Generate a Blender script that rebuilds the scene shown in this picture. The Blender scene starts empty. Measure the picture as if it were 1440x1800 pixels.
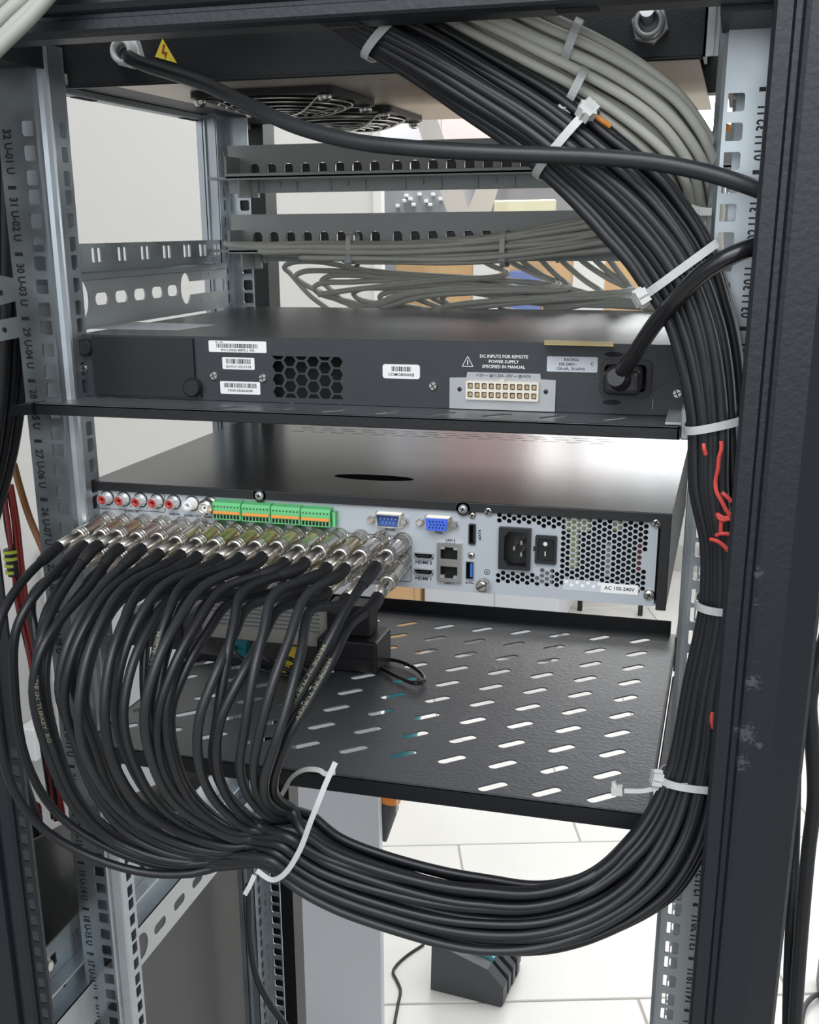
import bpy, bmesh, math, random
from mathutils import Vector, Matrix, Quaternion
from mathutils import noise as mnoise

# ------------------------------------------------------------------ camera, sky, lights, exposure
SC = bpy.context.scene
COL = SC.collection
S = 0.001          # the scene is measured in millimetres of the rack frame, stored in metres
H = 1.48           # height of the rack frame's zero above the floor

def W(p):
    return Vector((p[0]*S, p[1]*S, p[2]*S + H))

cam = bpy.data.cameras.new('camera')
cam_ob = bpy.data.objects.new('camera', cam)
COL.objects.link(cam_ob)
cam.sensor_fit = 'VERTICAL'
cam.sensor_height = 36.0
cam.lens = 2021.48/1800*36.0
cam.shift_x = 0.019485
cam.shift_y = 0.079898
cam.clip_start = 0.02
cam.clip_end = 100
cam_ob.matrix_world = Matrix(((0.960200, -0.076552, 0.268617, 0.240656), (0.279177, 0.292956, -0.914460, -0.742759), (-0.008689, 0.953056, 0.302668, 1.450581), (0.000000, 0.000000, 0.000000, 1.000000)))
SC.camera = cam_ob

world = bpy.data.worlds.new('world')
SC.world = world
world.use_nodes = True
bg = world.node_tree.nodes['Background']
bg.inputs[0].default_value = (0.93, 0.97, 1.0, 1)
bg.inputs[1].default_value = 0.30

def area(name, loc, target, sx, sy, power, col=(1, 1, 1)):
    l = bpy.data.lights.new(name, 'AREA')
    l.shape = 'RECTANGLE'; l.size = sx; l.size_y = sy; l.energy = power; l.color = col
    o = bpy.data.objects.new(name, l); COL.objects.link(o)
    o.location = W(loc)
    d = (W(target) - W(loc)).normalized()
    o.rotation_euler = d.to_track_quat('-Z', 'Y').to_euler()
    return o
area('ceiling_light', (200, -1300, 1150), (60, 200, -200), 1.6, 0.9, 30, (0.93, 0.97, 1.0))
area('rear_fill_light', (100, -2300, 560), (0, 300, -40), 3.4, 1.6, 30, (0.93, 0.97, 1.0))  # broad unseen lamp added behind the camera to brighten the patch panels
area('ceiling_light.001', (500, 1900, 1400), (300, 2000, -1400), 2.4, 2.4, 42, (1.0, 0.99, 0.96))
area('window_daylight', (2600, 1500, 300), (0, 900, -500), 2.2, 1.8, 26, (0.97, 0.99, 1.0))
area('window_daylight.001', (750, 4430, 640), (600, 2000, 300), 2.7, 0.6, 30, (1.0, 1.0, 1.0))
area('street_daylight', (-600, 4750, 2300), (-700, 5900, 200), 3.0, 1.0, 210, (1.0, 0.99, 0.98))

vs = SC.view_settings
vs.view_transform = 'Standard'; vs.look = 'None'; vs.gamma = 1; vs.use_curve_mapping = False
vs.exposure = 0.0

# ------------------------------------------------------------------ materials
MATS = {}
def mat(name, col, rough=0.5, metal=0.0, bump=0.0, bscale=400, var=0.0, vscale=30, spec=None, emit=None, stretch=None, trans=0.0, alpha=1.0, rvar=0.0):
    if name in MATS: return MATS[name]
    m = bpy.data.materials.new(name); m.use_nodes = True
    nt = m.node_tree; b = nt.nodes['Principled BSDF']
    c = tuple(col) + (1,)
    b.inputs['Base Color'].default_value = c
    b.inputs['Roughness'].default_value = rough
    b.inputs['Metallic'].default_value = metal
    if spec is not None: b.inputs['Specular IOR Level'].default_value = spec
    if trans: b.inputs['Transmission Weight'].default_value = trans
    if alpha < 1: b.inputs['Alpha'].default_value = alpha
    if emit:
        b.inputs['Emission Color'].default_value = tuple(emit[:3]) + (1,)
        b.inputs['Emission Strength'].default_value = emit[3]
    if bump or var or rvar:
        tc = nt.nodes.new('ShaderNodeTexCoord')
        mp = nt.nodes.new('ShaderNodeMapping')
        nt.links.new(tc.outputs['Object'], mp.inputs[0])
        if stretch: mp.inputs['Scale'].default_value = stretch
    if var or rvar:
        n = nt.nodes.new('ShaderNodeTexNoise'); n.inputs['Scale'].default_value = vscale
        n.inputs['Detail'].default_value = 5
        nt.links.new(mp.outputs[0], n.inputs['Vector'])
        if var:
            r = nt.nodes.new('ShaderNodeMapRange')
            r.inputs[3].default_value = 1-var; r.inputs[4].default_value = 1+var
            r.inputs[1].default_value = 0.3; r.inputs[2].default_value = 0.7
            nt.links.new(n.outputs[0], r.inputs[0])
            mx = nt.nodes.new('ShaderNodeVectorMath'); mx.operation = 'SCALE'
            mx.inputs[0].default_value = col
            nt.links.new(r.outputs[0], mx.inputs['Scale'])
            nt.links.new(mx.outputs[0], b.inputs['Base Color'])
        if rvar:
            r2 = nt.nodes.new('ShaderNodeMapRange')
            r2.inputs[1].default_value = 0.3; r2.inputs[2].default_value = 0.7
            r2.inputs[3].default_value = max(0.02, rough-rvar); r2.inputs[4].default_value = rough+rvar
            nt.links.new(n.outputs[0], r2.inputs[0])
            nt.links.new(r2.outputs[0], b.inputs['Roughness'])
    if bump:
        n = nt.nodes.new('ShaderNodeTexNoise'); n.inputs['Scale'].default_value = bscale
        n.inputs['Detail'].default_value = 3
        nt.links.new(mp.outputs[0], n.inputs['Vector'])
        bp = nt.nodes.new('ShaderNodeBump'); bp.inputs['Strength'].default_value = bump
        bp.inputs['Distance'].default_value = 0.001
        nt.links.new(n.outputs[0], bp.inputs['Height'])
        nt.links.new(bp.outputs[0], b.inputs['Normal'])
    MATS[name] = m
    return m

M = dict(
 powder=mat('black_powder_coat', (0.011, 0.014, 0.019), 0.42, 0, 0.30, 260, 0.06, 20),
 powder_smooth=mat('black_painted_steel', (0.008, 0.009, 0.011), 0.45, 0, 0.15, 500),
 galv=mat('galvanised_steel', (0.42, 0.46, 0.49), 0.34, 0.84, 0.05, 40, 0.10, 25, rvar=0.10),
 galv_dull=mat('dull_zinc', (0.50, 0.53, 0.54), 0.45, 0.65, 0.05, 60, 0.08, 18, rvar=0.08),
 tray=mat('plated_roof_sheet', (0.62, 0.55, 0.47), 0.42, 1.0, 0.06, 300, 0.08, 10),
 badge=mat('matt_black_badge', (0.006, 0.006, 0.006), 0.9, spec=0.02),
 ink=mat('black_ink', (0.012, 0.013, 0.016), 0.6),
 rubber=mat('black_cable_jacket', (0.011, 0.012, 0.015), 0.40, 0, 0.10, 300, 0.15, 30),
 rubber2=mat('charcoal_cable_jacket', (0.018, 0.020, 0.023), 0.42, 0, 0.10, 300, 0.15, 30),
 boot=mat('black_heat_shrink', (0.013, 0.013, 0.015), 0.5),
 grey_jacket=mat('grey_network_jacket', (0.54, 0.54, 0.48), 0.48, 0, 0.04, 200, 0.05, 20),
 grey_dimmed=mat('dimmed_grey_jacket', (0.36, 0.37, 0.33), 0.5),  # grey jacket copy, darkened to offset the strong light on the nearest cables
 grey_dark=mat('grey_patch_jacket', (0.54, 0.54, 0.50), 0.34, 0, 0.04, 200, 0.05, 20),
 nickel=mat('nickel_plate', (0.74, 0.70, 0.65), 0.30, 1.0, 0.03, 300, 0.06, 60),
 brassy=mat('yellowed_nickel_plate', (0.70, 0.61, 0.42), 0.30, 1.0, 0.03, 300, 0.06, 60),
 nylon=mat('white_nylon', (0.52, 0.53, 0.53), 0.42, 0, 0, spec=0.5),
 nylon_clear=mat('clear_nylon', (0.58, 0.59, 0.57), 0.35, 0),
 panel_grey=mat('light_grey_panel_paint', (0.40, 0.43, 0.465), 0.42, 0, 0.04, 300),
 patch_grey=mat('grey_patch_panel_paint', (0.44, 0.46, 0.455), 0.45, 0, 0.06, 300),
 black_plastic=mat('black_plastic', (0.014, 0.014, 0.016), 0.42),
 black_gloss=mat('black_gloss_plastic', (0.012, 0.012, 0.014), 0.25),
 switch_paint=mat('charcoal_switch_paint', (0.030, 0.034, 0.041), 0.45, 0, 0.10, 500, 0.05, 30),
 switch_top=mat('charcoal_switch_lid', (0.055, 0.058, 0.060), 0.34, 0.2, 0.04, 500, 0.08, 8),
 nvr_lid=mat('black_recorder_lid', (0.030, 0.028, 0.026), 0.24, 0.0, 0.02, 700, 0.05, 10),
 dark=mat('dark_interior', (0.006, 0.006, 0.007), 0.8),
 white_label=mat('white_label', (0.80, 0.80, 0.80), 0.5),
 clear_label=mat('clear_label', (0.52, 0.55, 0.60), 0.35),
 red_plastic=mat('red_plastic', (0.42, 0.05, 0.045), 0.4),
 white_plastic=mat('white_plastic', (0.78, 0.78, 0.78), 0.4),
 green=mat('green_terminal_plastic', (0.13, 0.50, 0.20), 0.45),
 orange=mat('orange_lever_plastic', (0.80, 0.30, 0.06), 0.45),
 blue_plug=mat('blue_serial_plastic', (0.035, 0.10, 0.34), 0.4),
 blue_vga=mat('blue_video_plastic', (0.05, 0.13, 0.66), 0.4),
 blue_usb=mat('blue_port_tongue', (0.03, 0.14, 0.50), 0.4),
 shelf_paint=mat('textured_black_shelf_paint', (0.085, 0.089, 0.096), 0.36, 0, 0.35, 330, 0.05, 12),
 chrome_grey=mat('satin_socket_metal', (0.62, 0.63, 0.64), 0.38, 0.7),
 steel=mat('bright_steel', (0.70, 0.68, 0.64), 0.25, 1.0, 0.04, 200),
 zinc_plate=mat('zinc_connector_plate', (0.45, 0.46, 0.47), 0.4, 0.6),
 dc_shell=mat('cream_connector_shell', (0.72, 0.67, 0.58), 0.5),
 dc_pin=mat('tan_connector_pin', (0.42, 0.31, 0.18), 0.45),
 yellow=mat('yellow_warning_print', (0.80, 0.62, 0.06), 0.5),
 warn_red=mat('red_warning_print', (0.35, 0.06, 0.02), 0.5),
 gold=mat('gold_foil', (0.75, 0.60, 0.20), 0.35, 0.6),
 wall=mat('painted_wall', (0.54, 0.535, 0.52), 0.7, 0, 0.03, 60),
 wall_white=mat('white_wall', (0.78, 0.78, 0.76), 0.6, 0, 0.02, 60),
 tile=mat('pale_marble_tile', (0.80, 0.79, 0.765), 0.30, 0, 0, 10, 0.035, 4),
 grout=mat('grey_grout', (0.52, 0.50, 0.47), 0.8),
 desk_white=mat('bluish_white_laminate', (0.60, 0.62, 0.66), 0.4),
 wood=mat('pale_wood', (0.62, 0.40, 0.20), 0.5, 0, 0, 10, 0.10, 14, stretch=(1, 1, 0.12)),
 glass=mat('window_glass', (0.9, 0.95, 0.95), 0.02, 0, trans=1.0),
 beige=mat('beige_plastic', (0.60, 0.58, 0.52), 0.45),
 teal=mat('teal_plastic', (0.02, 0.22, 0.26), 0.4),
 cyan=mat('pale_cyan_plastic', (0.16, 0.46, 0.55), 0.35),
 orange_tool=mat('orange_tool_plastic', (0.80, 0.25, 0.04), 0.4),
 tool_grey=mat('charcoal_tool_plastic', (0.06, 0.065, 0.07), 0.45),
 red_wire=mat('red_wire', (0.20, 0.018, 0.016), 0.45),
 red_thread=mat('red_thread', (0.62, 0.06, 0.05), 0.5),
 brown_wire=mat('brown_wire', (0.30, 0.13, 0.05), 0.5),
 sleeve=mat('yellow_green_tape', (0.42, 0.50, 0.05), 0.5),
 pcb=mat('circuit_parts_yellow', (0.42, 0.42, 0.22), 0.5),
 pcb2=mat('circuit_parts_grey', (0.30, 0.32, 0.33), 0.5),
 pcb3=mat('circuit_parts_red', (0.20, 0.03, 0.02), 0.5),
 pink=mat('pink_awning', (0.86, 0.58, 0.56), 0.6),
 shop=mat('grey_display_board', (0.30, 0.30, 0.32), 0.6),
 cream=mat('cream_laminate', (0.80, 0.72, 0.50), 0.5),
 side=mat('dark_side_panel', (0.050, 0.052, 0.050), 0.42, 0, 0.08, 300),
 print_y=mat('yellow_jacket_print', (0.17, 0.17, 0.09), 0.5),
 blue_box=mat('blue_plastic', (0.16, 0.22, 0.46), 0.5),
 scuff=mat('pale_scuff', (0.10, 0.105, 0.115), 0.7),
)

# ------------------------------------------------------------------ mesh helpers
def root_loc(p):
    while p.parent is not None: p = p.parent
    return p.location

class MB:
    """collects shapes given in millimetres of the rack frame; build() links them as ONE mesh object"""
    def __init__(s): s.v = []; s.f = []; s.sm = []; s.mi = []; s.cur = 0
    def add(s, vs, fs, smooth=False):
        n = len(s.v); s.v += [tuple(v) for v in vs]
        for f in fs:
            s.f.append(tuple(i+n for i in f)); s.sm.append(smooth); s.mi.append(s.cur)
        return s
    def box(s, x0, x1, y0, y1, z0, z1, b=0.0, seg=2):
        x0, x1 = min(x0, x1), max(x0, x1); y0, y1 = min(y0, y1), max(y0, y1); z0, z1 = min(z0, z1), max(z0, z1)
        vs = [(x0,y0,z0),(x1,y0,z0),(x1,y1,z0),(x0,y1,z0),(x0,y0,z1),(x1,y0,z1),(x1,y1,z1),(x0,y1,z1)]
        fs = [(0,3,2,1),(4,5,6,7),(0,1,5,4),(1,2,6,5),(2,3,7,6),(3,0,4,7)]
        if b <= 0: return s.add(vs, fs)
        bm = bmesh.new(); bv = [bm.verts.new(v) for v in vs]
        for f in fs: bm.faces.new([bv[i] for i in f])
        bmesh.ops.bevel(bm, geom=bm.edges[:], offset=b, segments=seg, profile=0.5, affect='EDGES')
        bm.verts.index_update()
        s.add([v.co[:] for v in bm.verts], [[v.index for v in f.verts] for f in bm.faces])
        bm.free(); return s
    def obox(s, c, ax, ay, az, hx, hy, hz):
        """box about c along the given unit axes"""
        c, ax, ay, az = map(Vector, (c, ax, ay, az))
        vs = [c+ax*hx*i+ay*hy*j+az*hz*k for k in (-1, 1) for j in (-1, 1) for i in (-1, 1)]
        return s.add(vs, [(0,2,3,1),(4,5,7,6),(0,1,5,4),(1,3,7,5),(3,2,6,7),(2,0,4,6)])
    def prism(s, poly, lo, hi, axis='z'):
        """polygon extruded along an axis: poly is (x,y) for z, (x,z) for y, (y,z) for x"""
        def P(a, b, t): return (a, b, t) if axis == 'z' else ((a, t, b) if axis == 'y' else (t, a, b))
        n = len(poly)
        vs = [P(a, b, lo) for a, b in poly]+[P(a, b, hi) for a, b in poly]
        fs = [tuple(range(n))[::-1], tuple(range(n, 2*n))]+[(i, (i+1) % n, n+(i+1) % n, n+i) for i in range(n)]
        return s.add(vs, fs)
    def plate(s, outer, holes, t, f):
        """flat sheet with holes; f maps (u,v,w) to (x,y,z)"""
        vs, fs = sheet(outer, holes, t)
        return s.add([f(*v) for v in vs], fs)
    def strip(s, u0, u1, v0, v1, uc, w, h, r, vcs, t, f):
        """long sheet pierced by one column of like holes centred at the heights vcs, put together hole by hole"""
        vcs = sorted(vcs); n = len(vcs)
        for i, c in enumerate(vcs):
            a = v0 if i == 0 else (vcs[i-1]+c)/2
            b = v1 if i == n-1 else (vcs[i+1]+c)/2
            k = (round(u0, 2), round(u1, 2), round(uc, 2), w, h, r, t, round(a-c, 2), round(b-c, 2))
            if k not in _sheets:
                _sheets[k] = sheet([(u0, a-c), (u1, a-c), (u1, b-c), (u0, b-c)], [rrect(uc, 0, w, h, r)], t)
            vs, fs = _sheets[k]
            s.add([f(x, y+c, z) for x, y, z in vs], fs)
        return s
    def lathe(s, p, d, prof, n=16, smooth=True, cap=True):
        """turned solid: prof is (along, radius) from p in direction d"""
        d = Vector(d).normalized(); p = Vector(p)
        a = d.orthogonal().normalized(); b = d.cross(a)
        vs = []; fs = []
        for (t, r) in prof:
            for i in range(n):
                q = 2*math.pi*i/n
                vs.append(p+d*t+(a*math.cos(q)+b*math.sin(q))*r)
        m = len(prof)
        for j in range(m-1):
            for i in range(n):
                k = (i+1) % n
                fs.append((j*n+i, j*n+k, (j+1)*n+k, (j+1)*n+i))
        s.add(vs, fs, smooth)
        if cap:
            s.add(vs[:n], [tuple(range(n))[::-1]]); s.add(vs[-n:], [tuple(range(n))])
        return s
    def tube(s, pts, r, n=8, cap=True, closed=False):
        pts = [Vector(p) for p in pts]; m = len(pts)
        rs = r if isinstance(r, (list, tuple)) else [r]*m
        fr = frames(pts, closed)
        vs = []; fs = []
        for p, (t, a, b), rr in zip(pts, fr, rs):
            for i in range(n):
                q = 2*math.pi*i/n
                vs.append(p+(a*math.cos(q)+b*math.sin(q))*rr)
        for j in range(m if closed else m-1):
            j2 = (j+1) % m
            for i in range(n):
                k = (i+1) % n
                fs.append((j*n+i, j*n+k, j2*n+k, j2*n+i))
        s.add(vs, fs, True)
        if cap and not closed:
            s.add(vs[:n], [tuple(range(n))[::-1]]); s.add(vs[-n:], [tuple(range(n))])
        return s
    def ribbon(s, pts, nrm, w, t, closed=False):
        """flat strap along pts: nrm gives the outward direction at each point, w half width, t thickness"""
        pts = [Vector(p) for p in pts]; m = len(pts); vs = []; fs = []
        for i, p in enumerate(pts):
            a = pts[(i+1) % m] if (closed or i < m-1) else p
            b = pts[i-1] if (closed or i > 0) else p
            tg = (a-b).normalized(); nn = Vector(nrm[i]); nn = (nn-tg*nn.dot(tg)).normalized()
            sd = tg.cross(nn)
            vs += [p+sd*w, p-sd*w, p-sd*w+nn*t, p+sd*w+nn*t]
        for i in range(m if closed else m-1):
            j = (i+1) % m
            for k in range(4):
                l = (k+1) % 4
                fs.append((4*i+k, 4*j+k, 4*j+l, 4*i+l))
        if not closed: fs += [(0, 1, 2, 3), (4*m-1, 4*m-2, 4*m-3, 4*m-4)]
        return s.add(vs, fs)
    def text(s, body, size, f, align='CENTER', sx=1.0, bold=0.018):
        """flat lettering; f maps (u,v) to (x,y,z)"""
        vs, fs = letters(body, size, align, bold)
        return s.add([f(v[0]*sx, v[1]) for v in vs], fs)
    def build(s, name, m, parent=None, loc=None, kind=None, label=None):
        me = bpy.data.meshes.new(name)
        org = Vector(root_loc(parent)) if parent is not None else (W(loc) if loc is not None else W((0, 0, 0)))
        me.from_pydata([W(v)-org for v in s.v], [], s.f)
        ms = m if isinstance(m, (list, tuple)) else [m]
        for x in ms: me.materials.append(M[x] if isinstance(x, str) else x)
        me.polygons.foreach_set('use_smooth', s.sm)
        me.polygons.foreach_set('material_index', s.mi)
        bm = bmesh.new(); bm.from_mesh(me); bmesh.ops.recalc_face_normals(bm, faces=bm.faces); bm.to_mesh(me); bm.free()
        me.update()
        o = bpy.data.objects.new(name, me); COL.objects.link(o)
        if parent is not None: o.parent = parent
        else: o.location = org
        if kind: o['kind'] = kind
        if label: o['label'] = label
        return o

def frames(pts, closed=False):
    m = len(pts); out = []
    ref = None
    for i in range(m):
        a = pts[(i+1) % m] if (closed or i < m-1) else pts[i]
        b = pts[i-1] if (closed or i > 0) else pts[i]
        t = (a-b)
        t = t.normalized() if t.length > 1e-9 else Vector((0, 0, 1))
        if ref is None: ref = t.orthogonal().normalized()
        u = (ref-t*ref.dot(t))
        u = u.normalized() if u.length > 1e-6 else t.orthogonal().normalized()
        ref = u
        out.append((t, u, t.cross(u)))
    return out

_sheets = {}
def sheet(outer, holes, t):
    cu = bpy.data.curves.new('sheet', 'CURVE'); cu.dimensions = '2D'; cu.fill_mode = 'BOTH'; cu.extrude = t/2
    for poly in [outer]+list(holes):
        sp = cu.splines.new('POLY'); sp.points.add(len(poly)-1); sp.use_cyclic_u = True
        for p, q in zip(sp.points, poly): p.co = (q[0], q[1], 0, 1)
    ob = bpy.data.objects.new('sheet', cu)
    me = bpy.data.meshes.new_from_object(ob)
    vs = [tuple(v.co) for v in me.vertices]; fs = [tuple(p.vertices) for p in me.polygons]
    bpy.data.objects.remove(ob); bpy.data.curves.remove(cu); bpy.data.meshes.remove(me)
    return vs, fs

_letters = {}
def letters(body, size, align='CENTER', bold=0.014):
    k = (body, size, align, bold)
    if k in _letters: return _letters[k]
    cu = bpy.data.curves.new('letters', 'FONT'); cu.body = body; cu.size = size; cu.align_x = align; cu.align_y = 'CENTER'
    cu.resolution_u = 2; cu.offset = bold*size; cu.space_line = 0.95
    ob = bpy.data.objects.new('letters', cu)
    me = bpy.data.meshes.new_from_object(ob)
    r = ([tuple(v.co) for v in me.vertices], [tuple(p.vertices) for p in me.polygons])
    bpy.data.objects.remove(ob); bpy.data.curves.remove(cu); bpy.data.meshes.remove(me)
    _letters[k] = r
    return r

def rrect(cx, cy, w, h, r=0.0, n=3):
    if r <= 0: return [(cx-w/2, cy-h/2), (cx+w/2, cy-h/2), (cx+w/2, cy+h/2), (cx-w/2, cy+h/2)]
    out = []
    for (sx, sy, a0) in ((1, -1, -90), (1, 1, 0), (-1, 1, 90), (-1, -1, 180)):
        for i in range(n+1):
            a = math.radians(a0+90*i/n)
            out.append((cx+sx*(w/2-r)+r*math.cos(a), cy+sy*(h/2-r)+r*math.sin(a)))
    return out
def ngon(cx, cy, r, n, a0=0.0):
    return [(cx+r*math.cos(a0+2*math.pi*i/n), cy+r*math.sin(a0+2*math.pi*i/n)) for i in range(n)]
def rotp(poly, cx, cy, a):
    c, s = math.cos(a), math.sin(a)
    return [(cx+(x-cx)*c-(y-cy)*s, cy+(x-cx)*s+(y-cy)*c) for x, y in poly]

def face_at(y):        # (u,v,w) of a sheet that faces the viewer at depth y
    return lambda u, v, w=0.0: (u, y+w, v)
def write_at(x, y, z, ang=0.0):
    c, s = math.cos(ang), math.sin(ang)
    return lambda u, v: (x+u*c-v*s, y, z+u*s+v*c)

def spline(pts, per=6):
    pts = [Vector(p) for p in pts]
    out = []
    n = len(pts)
    for i in range(n-1):
        p0 = pts[i-1] if i > 0 else pts[i]*2-pts[i+1]
        p1, p2 = pts[i], pts[i+1]
        p3 = pts[i+2] if i+2 < n else pts[i+1]*2-pts[i]
        # centripetal Catmull-Rom
        d1 = max(1e-6, (p1-p0).length)**0.5; d2 = max(1e-6, (p2-p1).length)**0.5; d3 = max(1e-6, (p3-p2).length)**0.5
        t0, t1, t2, t3 = 0, d1, d1+d2, d1+d2+d3
        for k in range(per):
            t = t1+(t2-t1)*k/per
            A1 = p0*((t1-t)/(t1-t0))+p1*((t-t0)/(t1-t0)); A2 = p1*((t2-t)/(t2-t1))+p2*((t-t1)/(t2-t1)); A3 = p2*((t3-t)/(t3-t2))+p3*((t-t2)/(t3-t2))
            B1 = A1*((t2-t)/(t2-t0))+A2*((t-t0)/(t2-t0)); B2 = A2*((t3-t)/(t3-t1))+A3*((t-t1)/(t3-t1))
            out.append(B1*((t2-t)/(t2-t1))+B2*((t-t1)/(t2-t1)))
    out.append(pts[-1])
    return out

def tag(o, label, cat, group=None):
    o['label'] = label; o['category'] = cat
    if group: o['group'] = group
    return o
def thing(name, label, cat, loc, group=None):
    o = bpy.data.objects.new(name, None); COL.objects.link(o)
    o.location = W(loc); o.empty_display_size = 0.02
    return tag(o, label, cat, group)
def structure(name, mb, m, loc=(0, 0, 0)):
    return mb.build(name, m, None, loc, kind='structure')
rnd = random.Random(7)

def screw(parent, name, x, y, z, r, m='steel', cross=True, d=(0, -1, 0), label=None):
    """domed screw head whose crown looks along d"""
    b = MB(); d = Vector(d)
    b.lathe((x, y, z), d, [(0, r), (r*0.25, r), (r*0.55, r*0.8), (r*0.7, r*0.45)], 14)
    b.cur = 1
    if cross:
        a = d.orthogonal().normalized(); c = d.cross(a); p = Vector((x, y, z))+d*(r*0.70)
        a2 = (a+c*0.4).normalized(); c2 = d.cross(a2)
        b.obox(p, a2, c2, d, r*0.5, r*0.11, r*0.06); b.obox(p, c2, a2, d, r*0.5, r*0.11, r*0.06)
    return b.build(name, [m, 'dark'], parent, label=label)

# ------------------------------------------------------------------ the room
FZ = -1480
fl = structure('floor', MB().box(-2600, 3300, -1800, 4700, FZ-60, FZ-4), 'grout', (0, 1500, FZ))
tb = MB().box(-301, 301, -301, 301, -8, 0, 1.5, 1)
tile_me = None
ca, sa = math.cos(math.radians(17.8)), math.sin(math.radians(17.8))
for r in range(-1, 8):
    for q in range(-5, 6):
        n = 1125.4-303.5+607*r; m = 532-303.5+607*q+(303.5 if r % 2 else 0)-303.5*0
        x = m*ca-n*sa; y = m*sa+n*ca
        if not (-1500 < x < 1500 and 250 < y < 4450): continue
        if tile_me is None:
            o = tb.build('tile', 'tile', fl); tile_me = o.data
            # mesh was written relative to the floor's origin; bring it back to its own centre
            tile_me.transform(Matrix.Translation(Vector(fl.location)-W((0, 0, 0))))
        else:
            o = bpy.data.objects.new('tile', tile_me); COL.objects.link(o); o.parent = fl
        o.location = W((x, y, FZ+0.2+rnd.uniform(-.3, .3)))-fl.location
        o.rotation_euler = (0, 0, math.radians(17.8)+(math.pi if rnd.random() < .5 else 0))
structure('wall_left', MB().box(-960, -900, -500, 3000, FZ, 1300), 'wall', (-930, 1200, FZ))
structure('baseboard_left', MB().box(-900, -888, -500, 3000, FZ, FZ+90, 2, 1), 'wall_white', (-894, 1200, FZ))
structure('trim_1', MB().box(-962, -872, 2996, 3030, FZ, 1300, 2, 1), 'wall_white', (-915, 3013, FZ))
structure('wall_back', MB().box(-2600, 3300, 4300, 4400, FZ, -420), 'wall_white', (300, 4350, FZ))
wb = structure('baseboard_back', MB().box(-2600, 3300, 4285, 4300, FZ, FZ+110, 2, 1), 'wall', (300, 4292, FZ))
win = structure('window_1', MB().box(-2600, 3300, 4315, 4375, -420, -370, 3, 1).box(-2600, 3300, 4315, 4375, 900, 960, 3, 1), 'wall_white', (0, 4345, -420))
for i, x in enumerate((-1400, -400, 620, 1700)):
    MB().box(x-22, x+22, 4320, 4370, -370, 900, 3, 1).build('mullion', 'wall_white', win)
for x0, x1 in ((-2600, -1422), (-1378, -422), (-378, 598), (642, 1678)):
    MB().box(x0, x1, 4342, 4348, -370, 900).build('pane', 'glass', win)

# ------------------------------------------------------------------ the rack
rack = thing('server_rack', 'black and galvanised open server rack holding the recorder, switch and shelves', 'rack', (0, 200, FZ))
# powder coat of the near right post with rubbed scuffs
def scuffed():
    m = mat('scuffed_powder_coat', (0.011, 0.014, 0.019), 0.42, 0, 0.32, 240)
    nt = m.node_tree; b = nt.nodes['Principled BSDF']
    tc = nt.nodes.new('ShaderNodeTexCoord')
    acc = None
    for (x, y, z, r) in [(264.3, -88.0, -216.7, 11.0), (265.2, -88.0, -234.2, 6.0), (267.3, -88.0, -282.7, 14.0), (265.5, -88.0, -315.4, 20.0), (264.5, -88.0, -334.0, 16.0), (274.7, -88.0, -321.6, 8.0)]:
        vm = nt.nodes.new('ShaderNodeVectorMath'); vm.operation = 'DISTANCE'
        nt.links.new(tc.outputs['Object'], vm.inputs[0]); vm.inputs[1].default_value = (x*S, (y-200)*S, (z-FZ)*S)
        mr = nt.nodes.new('ShaderNodeMapRange'); mr.inputs[1].default_value = r*S; mr.inputs[2].default_value = 0; mr.inputs[3].default_value = 0; mr.inputs[4].default_value = 1
        nt.links.new(vm.outputs['Value'], mr.inputs[0])
        if acc is None: acc = mr.outputs[0]
        else:
            a = nt.nodes.new('ShaderNodeMath'); a.operation = 'MAXIMUM'
            nt.links.new(acc, a.inputs[0]); nt.links.new(mr.outputs[0], a.inputs[1]); acc = a.outputs[0]
    n = nt.nodes.new('ShaderNodeTexNoise'); n.inputs['Scale'].default_value = 420; n.inputs['Detail'].default_value = 6
    nt.links.new(tc.outputs['Object'], n.inputs['Vector'])
    mu = nt.nodes.new('ShaderNodeMath'); mu.operation = 'MULTIPLY'
    nt.links.new(acc, mu.inputs[0]); nt.links.new(n.outputs[0], mu.inputs[1])
    r2 = nt.nodes.new('ShaderNodeMapRange'); r2.inputs[1].default_value = 0.33; r2.inputs[2].default_value = 0.44; r2.inputs[4].default_value = 0.6
    nt.links.new(mu.outputs[0], r2.inputs[0])
    mx = nt.nodes.new('ShaderNodeMixRGB'); mx.inputs[1].default_value = (0.011, 0.014, 0.019, 1); mx.inputs[2].default_value = (0.09, 0.10, 0.11, 1)
    nt.links.new(r2.outputs[0], mx.inputs[0]); nt.links.new(mx.outputs[0], b.inputs['Base Color'])
    return m
PB = -1400       # where the posts stand on the plinth
post = [(248, -62), (248, -83), (250, -85.5), (257.5, -86), (259, -82.5), (262, -82.5), (263.5, -87), (266, -88), (282, -88), (284, -87), (299, -79), (301, -76), (301, -40), (292, -40), (292, -62)]
MB().prism(post, PB, 150).build('frame_post', scuffed(), rack)
MB().prism([(-x, y) for x, y in post[:-4]]+[(-301, -62), (-297, -62), (-297, -76), (-283, -84.5), (-252, -81)], PB, 150).build('frame_post', 'powder', rack)
# inner flange of the left post with its row of small square holes
pl = MB().strip(-251, -236.5, -1398, 60, -242.6, 5.4, 9.5, 1, [-395-14.2*i for i in range(70)], 1.6, face_at(-80))
pl.build('post_flange', 'powder', rack)
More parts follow.
